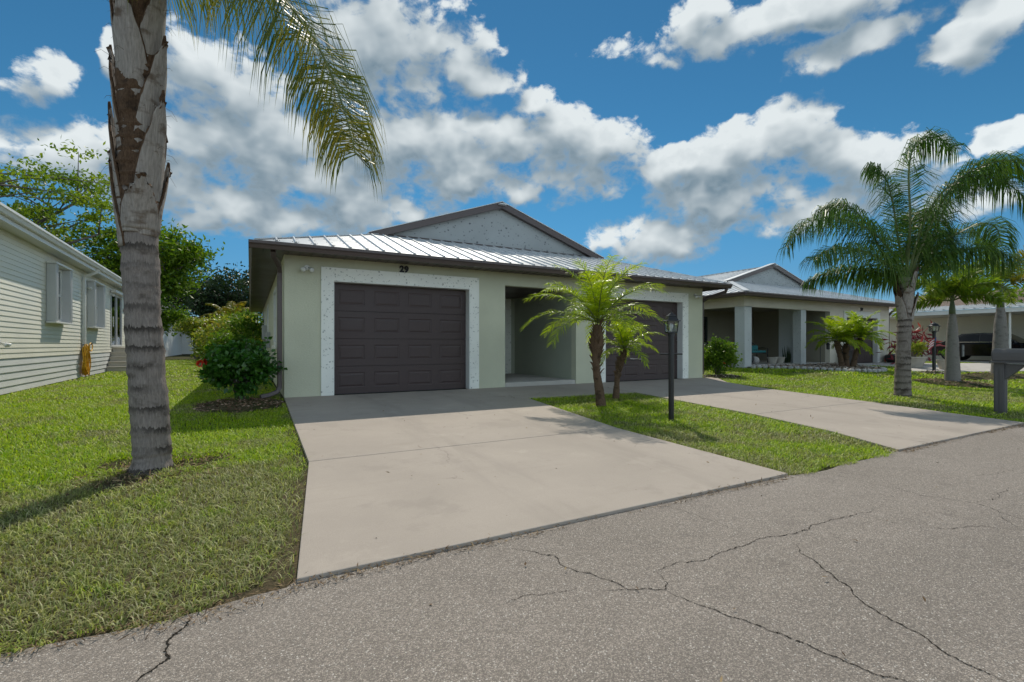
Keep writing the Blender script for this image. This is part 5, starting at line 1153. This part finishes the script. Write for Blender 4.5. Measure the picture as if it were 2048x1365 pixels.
def car(name, label, loc, rz, paint, L=4.75, W=1.82, H=1.45, wag=False):
    o = thing(name, label, 'car', loc, rz=rz)
    # side outline, x along the car (front = +x)
    hl = L / 2
    body = [(-hl, .35), (-hl + .02, .62), (-hl + .05, .88), (-hl + .55, .98), (-hl + 1.0, .99), (hl - 1.35, .95), (hl - .5, .84), (hl - .08, .70), (hl, .5), (hl - .05, .28), (-hl + .1, .26)]
    mb = MB(); prof = []
    for y, s, dz in ((-W / 2, .96, 0), (-W / 2 + .07, 1.0, .0), (W / 2 - .07, 1.0, .0), (W / 2, .96, 0)): prof.append([(x * s, y, .28 + (z - .28) * (.93 if s < 1 else 1)) for x, z in body])
    n = len(body); vs_ = [p for r in prof for p in r]
    mb.add(vs_, [(r * n + k, r * n + (k + 1) % n, (r + 1) * n + (k + 1) % n, (r + 1) * n + k) for r in range(3) for k in range(n)] + [tuple(range(n - 1, -1, -1)), tuple(3 * n + k for k in range(n))])
    bd_ = mb.build('body', paint, o, bevel=.03)
    r0 = -hl + (.15 if wag else .55); cab = [(r0, .97), (r0 + (.25 if wag else .75), H - .04), (-.2, H), (.45, H - .05), (hl - 1.25, .94)]
    ins = .17
    mb = MB(); n = len(cab); lo = W / 2 - .04; hi = W / 2 - .04 - ins
    yy = lambda z: lo - ins * (z - .94) / (H - .94)
    vs_ = [(x, -yy(z), z) for x, z in cab] + [(x, yy(z), z) for x, z in cab]
    mb.add(vs_, [tuple(range(n)), tuple(range(2 * n - 1, n - 1, -1))] + [(k, k + n, k + 1 + n, k + 1) for k in range(n - 1)]); mb.build('cabin', paint, o, bevel=.02)
    gl = [(r0 + .35, 1.0), (r0 + (.42 if wag else .82), H - .10), (-.18, H - .07), (.42, H - .12), (hl - 1.62, 1.0)]
    for sg_ in (-1, 1):
        for (a, b) in ((0, .5), (.52, 1)):
            xs_ = [gl[0][0] + (gl[-1][0] - gl[0][0]) * a, gl[0][0] + (gl[-1][0] - gl[0][0]) * b]
            top = lambda x: np.interp(x, [g_[0] for g_ in gl], [g_[1] for g_ in gl])
            P_ = [(x, 1.0) for x in xs_] + [(x, float(top(x))) for x in np.linspace(xs_[1], xs_[0], 6)]
            mb = MB(); mb.add([(x, sg_ * (yy(z) + .012), z) for x, z in P_], [tuple(range(len(P_)))]); mb.build('side_window', M['car_glass'], o)
        MB().box(r0 + .3, hl - 1.5, sg_ * (lo + .012) - .006, sg_ * (lo + .012) + .006, .965, .99).build('trim_strip', M['chrome'], o)
        for xw in (-hl + .85, hl - .92):
            c = Vector((xw, sg_ * (W / 2 - .10), .33))
            w_ = MB().tube([c - Vector((0, .11 * sg_, 0)), c + Vector((0, .10 * sg_, 0)), c + Vector((0, .12 * sg_, 0))], [.33, .33, .29], 24).build('wheel', M['tyre'], o)
            hub = MB().tube([c + Vector((0, .115 * sg_, 0)), c + Vector((0, .13 * sg_, 0))], [.22, .19], 20)
            hub.build('rim', M['chrome'], w_)
            sp = MB()
            for k in range(5):
                a = 2 * math.pi * k / 5; sp.beam(c + Vector((0, .135 * sg_, 0)), c + Vector((.2 * math.cos(a), .128 * sg_, .2 * math.sin(a))), .04, .02, up=(0, 1, 0))
            sp.build('spokes', M['acgrey'], w_)
        MB().box(hl - .35, hl - .06, sg_ * (W / 2 - .35) - .18, sg_ * (W / 2 - .35) + .18, .60, .72).build('headlight', M['chrome'], o, bevel=.02)
        MB().box(-hl - .005, -hl + .1, sg_ * (W / 2 - .3) - .2, sg_ * (W / 2 - .3) + .2, .68, .82).build('tail_light', M['flag_r'], o, bevel=.02)
        MB().box(hl - 1.62, hl - 1.48, sg_ * (W / 2 + .06) - .08, sg_ * (W / 2 + .06) + .08, .98, 1.1).build('mirror', paint, o, bevel=.02)
    return o
car('parked_car', 'black sedan parked under the carport at the far right', (33.4, 9.6, GZ + .03), R(-90), M['car'])

# pots and plants by the neighbour drive
planter('wide pale planter with yellow croton left of the far lamp post', (22.7, 8.85), zg(22.7, 8.85) + .02, .42, .42)
bush('croton_plant', 'yellow-green croton in the wide pale planter', 'plant', (22.7, 8.85, zg(22.7, 8.85) + .38), (.35, .35, .28), M['croton'], 700, .10, 41, nclump=18)
planter('pale planter with small green plant right of the far lamp post', (23.2, 8.0), zg(23.2, 8.0) + .02, .34, .36)
bush('potted_plant', 'small green plant in the planter right of the far lamp post', 'plant', (23.2, 8.0, zg(23.2, 8) + .32), (.22, .22, .16), M['hib2'], 300, .10, 42, nclump=12)
ti = thing('ti_plant', 'dark red ti plant behind the planters of the neighbouring house', 'plant', (25.6, 10.0, GZ)); rd = random.Random(6)
mb = MB()
for k in range(8): a = rd.uniform(0, 6.28); mb.tube([(25.6 + .2 * math.cos(a), 10 + .2 * math.sin(a), 0), (25.6 + .4 * math.cos(a), 10 + .4 * math.sin(a), rd.uniform(.7, 1.4))], [.02, .012], 5)
mb.build('stems', M['bark'], ti); rg = np.random.default_rng(8); n = 260; P = np.array([25.6, 10.0, .95]) + rg.normal(size=(n, 3)) * [.4, .4, .35]; D = rdir(rg, n, .5)
leafmesh('leaves', P, D, rdir(rg, n, 1), rg.uniform(.3, .55, n), rg.uniform(.06, .10, n), M['ti'], ti)
bush('garden_bush', 'dark shrub with yellow leaves at the neighbour garage corner', 'bush', (27.8, 11.2, GZ), (.6, .5, .4), M['croton'], 700, .12, 43, nclump=20)
tb = thing('garden_tub', 'black low tub by the neighbour garage wall', 'tub', (26.75, 11.2, GZ)); MB().lathe([(.22, 0), (.34, .1), (.36, .3), (.30, .38), (.1, .42)], (26.75, 11.2, GZ + .02), 16).build('tub_body', M['black'], tb, smooth=True); MB().tube([(26.5, 11.0, GZ + .36), (26.75, 10.95, GZ + .5), (27.0, 11.0, GZ + .36)], .012, 6).build('handle', M['white'], tb)
bn2 = thing('waste_bin', 'black bin beside the neighbour garage door', 'bin', (22.85, 11.3, GZ)); MB().box(22.65, 23.02, 11.15, 11.5, GZ, GZ + .62).build('bin_body', M['black'], bn2, bevel=.03); MB().box(22.63, 23.04, 11.13, 11.52, GZ + .63, GZ + .68).build('lid', M['black'], bn2, bevel=.02)
tree('broadleaf_tree', 'leafy tree standing behind the foxtail palm at the far right', 'tree', (37, 7.5, .1), 1.6, (37, 6.5, 4.3), (2.6, 2.6, 1.7), M['midtree'], 7000, .26, 61, clump=.7)
tree('broadleaf_tree', 'yellow-green bushy tree at the right edge beyond the carport', 'tree', (27.5, 4.4, 0), 0.7, (27.5, 4.4, 2.1), (1.5, 1.3, 1.0), M['croton'], 4200, .20, 62, clump=.4, trunk_r=.08)

# ================================================================== background left
tree('poinciana_tree', 'airy feathery poinciana tree rising behind the mobile home', 'tree', (-13.5, 33.5, 0), 2.6, (-11.8, 33.8, 7.6), (6.4, 5.0, 4.4), M['poinciana'], 17000, .25, 51, 10, .62, .20, .26, sprays=1.7)
tree('shade_tree', 'dense bright green tree right of the large palm trunk', 'tree', (-6.3, 37.5, 0), 2.2, (-6.0, 38.0, 6.7), (3.0, 2.6, 2.5), M['midtree'], 14000, .30, 52, 9, .62, .5, .22, sprays=1.2)
tree('evergreen_tree', 'dark evergreen tree far behind the left side yard', 'tree', (-2.6, 60, 0), 2.4, (-2.6, 60, 5.4), (4.6, 4, 4.2), M['evergreen'], 15000, .40, 53, 9, .85, .6, .28, sprays=1.2)
tree('evergreen_tree', 'dark evergreen tree behind the cream mobile home roof', 'tree', (-9.5, 50, 0), 2.4, (-9.5, 50, 4.5), (4.5, 4, 3.6), M['evergreen'], 12000, .40, 54, 9, .85, .6, .28, sprays=1.2)
tree('small_tree', 'small light green tree in front of the far white house', 'tree', (-5.0, 34.0, 0), 1.5, (-4.9, 34.0, 2.5), (1.45, 1.4, 1.0), M['midtree'], 4200, .20, 55, 6, .34, .5, .07)
tree('small_tree', 'small tree with trimmed crown beside the parked white car', 'tree', (-3.35, 41, 0), 1.4, (-3.3, 41, 2.2), (1.2, 1.2, .75), M['croton'], 3200, .22, 56, 6, .3, .5, .16)
for i_, (lab, c, r, m, nl, ls) in enumerate((('bright leafy shrub right behind the dark hibiscus bush', (-.75, 22.0), (.75, .8, .66), 'hib2', 2300, .15), ('bright green shrub between the croton and the house wall', (-.15, 25.0), (1.0, 1.0, 1.05), 'hib2', 2600, .16),
        ('tall yellow-green hedge shrub below the yellow palm', (-.9, 30.0), (1.4, 1.2, 1.25), 'croton', 3000, .2), ('yellow croton shrub at the far lawn edge', (-2.0, 33.5), (1.0, 1.0, .9), 'croton', 2200, .2), ('green hedge shrub closing the far side yard', (-.4, 36.0), (1.6, 1.2, 1.5), 'hib2', 3000, .2))):
    bush('garden_shrub', lab, 'shrub', (c[0], c[1], 0), r, M[m], nl, ls, 70 + i_, 'shrubs along the side yard', nclump=46, lw=.5)
yp = thing('areca_palm', 'yellowing feather palm above the side yard shrubs', 'palm tree', (-1.2, 38, 0)); rd = random.Random(12)
rtrunk('trunk', yp, [(-1.2, 38, 0), (-1.2, 38, 1.2), (-1.15, 38, 2.6)], lambda t: .09 - .02 * t, M['fox_trunk'], 10, 30, .004, .004, .1, 1)
for k in range(13): frond(yp, arch((-1.15, 38, 2.6), k * 2.4, 1.35 - k * .11, 2.0, 1.5), rd, 46, .55, .06, .5, (.4, .9), .3, .15, .03, [M['f_leaf_y'], M['rachis']])
rd = random.Random(13)
ac = thing('air_conditioner', 'grey air conditioning unit behind the dark hibiscus', 'air conditioner', (-.25, 15.0, 0)); MB().box(-.65, .2, 14.6, 15.4, 0.02, .72).build('casing', M['acgrey'], ac, bevel=.02)
MB().lathe([(.34, 0), (.34, .03), (.05, .04)], (-.22, 15.0, .72), 20).build('fan_guard', M['black'], ac)
for k in range(9): MB().box(-.62 + k * .09, -.58 + k * .09, 14.592, 14.599, .08, .66).build('louvre', M['dark'], ac)
fn = thing('vinyl_fence', 'white vinyl fence panel closing the far side yard', 'fence', (-.2, 39.5, 0))
for k in range(16): MB().box(-1.4 + k * .155, -1.4 + k * .155 + .15, 39.5, 39.53, .05, 1.75).build('fence_board', M['white'], fn)
for x in (-1.45, 1.1): MB().box(x - .06, x + .06, 39.45, 39.57, 0, 1.9).build('post', M['white'], fn)
fh = thing('far_house', 'white far house with small windows behind the left lawn', 'house', (-9, 44, 0))
mb = MB().slab(-14, -6.2, 0, 2.8, [(-8.4, -7.9, 1.0, 2.1), (-7.2, -6.8, 1.0, 2.1)], lambda a, b, c: (a, 43 + c, b), .15); mb.build('wall', M['white'], fh, weld=True)
for x0, x1 in ((-8.4, -7.9), (-7.2, -6.8)):
    w = MB().slab(x0, x1, 1.0, 2.1, [(x0 + .05, x1 - .05, 1.05, 2.05)], lambda a, b, c: (a, 42.98 + c, b), .06).build('window', M['white'], fh); MB().box(x0, x1, 43.06, 43.07, 1.0, 2.1).build('pane', M['car_glass'], w)
MB().box(-6.35, -6.2, 43.15, 60, 0, 2.8).build('wall', M['white'], fh)
MB().prism([(-14.4, 42.5, 2.78), (-5.8, 42.5, 2.78), (-5.8, 47, 4.0), (-14.4, 47, 4.0)], (0, 0, .08)).build('roof', M['acgrey'], fh)
MB().prism([(-14.4, 47, 4.0), (-5.8, 47, 4.0), (-5.8, 60, 2.78), (-14.4, 60, 2.78)], (0, 0, .08)).build('roof', M['acgrey'], fh)
f2 = thing('far_garage', 'pale grey far building behind the parked white car', 'building', (-3.5, 62, 0))
MB().box(-7.5, .5, 62, 62.2, 0, 3.0).build('wall', M['skirt'], f2); MB().box(-5.6, -3.4, 61.95, 61.99, 1.0, 2.3).build('window', M['car_glass'], f2); MB().prism([(-7.8, 61.6, 3.0), (.8, 61.6, 3.0), (.8, 66, 4.2), (-7.8, 66, 4.2)], (0, 0, .08)).build('roof', M['acgrey'], f2)
for x in (-5.4, -4.4): MB().tube([(x, 61.0, 0), (x, 61.0, 3.0)], .07, 8).build('porch_post', M['white'], f2)
car('parked_car', 'white car parked behind the side yard shrubs', (-2.6, 50.0, 0), R(-60), M['van'], 4.5, 1.85, 1.7, True)

# ================================================================== grass
def lawn(name, label, inside, bbox, bands, seed, seen=60):
    rg = np.random.default_rng(seed); VV = []; FF = []; base = 0
    for d0_, d1_, dn, h_, w_ in bands:
        A = (bbox[1] - bbox[0]) * (bbox[3] - bbox[2]); n = int(A * dn); x = rg.uniform(bbox[0], bbox[1], n); y = rg.uniform(bbox[2], bbox[3], n)
        dep = x * .48026 + y * .87712; sd_ = x * .87712 - y * .48026; r = np.hypot(x, y)
        k = (r >= d0_) & (r < d1_) & (dep > 0.3) & (np.abs(np.degrees(np.arctan2(sd_, dep))) < seen); x = x[k]; y = y[k]; k = inside(x, y); x = x[k]; y = y[k]; n = len(x)
        if not n: continue
        z = zgn(x, y) - .022; az = rg.uniform(0, 2 * np.pi, n); hh = h_ * rg.uniform(.5, 1.25, n); ww = w_ * rg.uniform(.6, 1.3, n) / 2; lean = rg.uniform(.2, 2.2, n) * hh
        dx, dy = np.cos(az), np.sin(az); tw = az + rg.uniform(.9, 2.2, n); sx, sy = np.cos(tw), np.sin(tw)
        b = np.stack([x, y, z], 1); m = b + np.stack([dx * lean * .35, dy * lean * .35, hh * .65], 1); tip = b + np.stack([dx * lean, dy * lean, hh * rg.uniform(.55, 1.05, n)], 1); S = np.stack([sx * ww, sy * ww, np.zeros(n)], 1)
        V = np.stack([b - S, b + S, m - S * .85, m + S * .85, tip], 1).reshape(-1, 3); i = np.arange(n)[:, None] * 5 + base
        F = np.concatenate([i + [[0, 1, 3]], i + [[0, 3, 2]], i + [[2, 3, 4]]], 0); VV.append(V); FF.append(F); base += n * 5
    o = npmesh(name, np.concatenate(VV), np.concatenate(FF), M['grass']); o['kind'] = 'stuff'; o['label'] = label; o['category'] = 'grass'; return o
BANDS = [(0.5, 4.0, 5600, .046, .0052), (4.0, 7.0, 4600, .046, .0060), (7.0, 11.0, 2600, .050, .0078), (11.0, 18.0, 1050, .055, .0125), (18, 40, 260, .06, .026)]
bare = np.random.default_rng(1)
def dist(x, y, c): return np.hypot(x - c[0], y - c[1])
def in_left(x, y):
    xe = np.where(y < 5.03, np.interp(y, [2.69, 5.03], [.21, .50]), np.interp(y, [5.03, 9.89], [.50, .56])) - .015
    xe = np.where(y > 9.89, .52, xe)
    edge = 2.66 + .05 * np.sin(x * 3.1) + .04 * np.sin(x * 11.0 + 2) + np.clip((x + .2) * .25, 0, .2)
    k = (x < xe) & (y > edge) & (x > np.where(y > 12, -4.30 - (y - 13.3) * .034, -9)) & ~in_mulch(x, y)
    wob = .36 + .26 * np.sin(np.arctan2(y - 5.49, x + .81) * 3 + 1)
    k &= (dist(x, y, (-.81, 5.49)) > wob) | (bare.random(x.shape) < .12)
    k &= ~((np.abs(x - xe) < .10 + .05 * np.sin(y * 5)) & (bare.random(x.shape) < .65) & (y < 7.2))
    return k
lawn('lawn_grass', 'coarse green lawn with dry patches left of the driveway', in_left, (-9, .6, 2.55, 38), BANDS, 101)
def in_isl(x, y):
    l = np.where(y < 5.03, np.interp(y, [2.69, 5.03], [4.42, 4.40]), np.interp(y, [5.03, 8.1], [4.40, 4.79])); r = np.interp(y, [2.69, 3.6, 4.97, 7.97], [6.54, 6.95, 7.25, 7.45])
    return (x > l + .01) & (x < r - .01) & (y > 2.66 + .04 * np.sin(x * 9)) & (y < 8.1 - (x - 4.79) * .049 - .01)
lawn('lawn_grass', 'grass island between the two driveways', in_isl, (4.3, 7.5, 2.6, 8.15), BANDS, 102)
wkp = np.array(wp_)
def inpoly2(x, y, pa):
    k = np.zeros(x.shape, bool); j = len(pa) - 1
    for i in range(len(pa)):
        xi, yi = pa[i]; xj, yj = pa[j]; c = ((yi > y) != (yj > y)) & (x < (xj - xi) * (y - yi) / (yj - yi + 1e-12) + xi); k ^= c; j = i
    return k
def in_right(x, y):
    r = np.interp(y, [2.69, 3.5, 4.97, 6.4, 7.6, 8.7, 9.6, 9.9], [10.55, 10.6, 10.86, 11.0, 11.12, 11.5, 12.3, 12.05])
    k = (x > r + .01) & (y > 2.66 + .04 * np.sin(x * 9)) & ~inpoly(x, y) & ~inpoly2(x, y, wkp) & ((y < 11.58) | (x < 16.3)) & (y < 26)
    k &= (dist(x, y, (17.44, 5.85)) > .9) & ((((x - 22) / 2.5) ** 2 + ((y - 6.3) / .62) ** 2) > 1) & (dist(x, y, (12.95, 10.05)) > .6) & (dist(x, y, (12.8, 5.19)) > .2)
    return k & ((x < 31.3))
lawn('lawn_grass', 'lawn on the right between the right driveway and the neighbouring house', in_right, (10.5, 31.4, 2.6, 26), [(0.5, 11, 2600, .050, .008), (11.0, 18.0, 1200, .055, .0125), (18, 40, 350, .06, .026)], 103)
# dry litter along the road edge of the drive and round the big palm
lt = chips('leaf_litter', lambda x, y: (np.abs(y - 2.655 + .015 * np.sin(x * 5)) < .03 * (1 + np.sin(x * 2.1) * .8)) & (((x > .2) & (x < 4.4)) | ((x > 6.5) & (x < 10.6))), (.1, 10.7, 2.5, 2.72), 2600, .03, M['litter'], lambda x, y: np.full_like(x, ROADZ + .003), None, 21, .18)
lt['kind'] = 'stuff'; lt['label'] = 'brown plant litter along the road edge of the driveways'; lt['category'] = 'litter'
lt = chips('leaf_litter', lambda x, y: dist(x, y, (-.72, 5.40)) < .62, (-1.5, 0, 4.7, 6.1), 1300, .07, M['litter'], lambda x, y: zgn(x, y) - .018, None, 22, .16)
lt['kind'] = 'stuff'; lt['label'] = 'dry thatch round the foot of the big palm'; lt['category'] = 'litter'
lt = chips('leaf_litter', lambda x, y: (y < 2.70 + .05 * np.sin(x * 11)) & (y > 2.52 + .05 * np.sin(x * 7)) & (x < .25), (-2.2, .3, 2.4, 2.8), 900, .04, M['litter'], lambda x, y: np.full_like(x, ROADZ + .003), None, 23, .12)
lt['kind'] = 'stuff'; lt['label'] = 'dry brown runners where the left lawn meets the road'; lt['category'] = 'litter'
lt = chips('leaf_litter', lambda x, y: (y < 9.3) & ~((x > 4.35) & (x < 7.5) & (y > 2.6)), (.5, 10.4, .9, 9.3), 170, .035, M['litter'], lambda x, y: np.where(y > 2.69, zgn(x, y) + .0135, ROADZ + .002), None, 24, .3, .25)
lt['kind'] = 'stuff'; lt['label'] = 'scattered dry leaf bits on the driveways and road'; lt['category'] = 'litter'
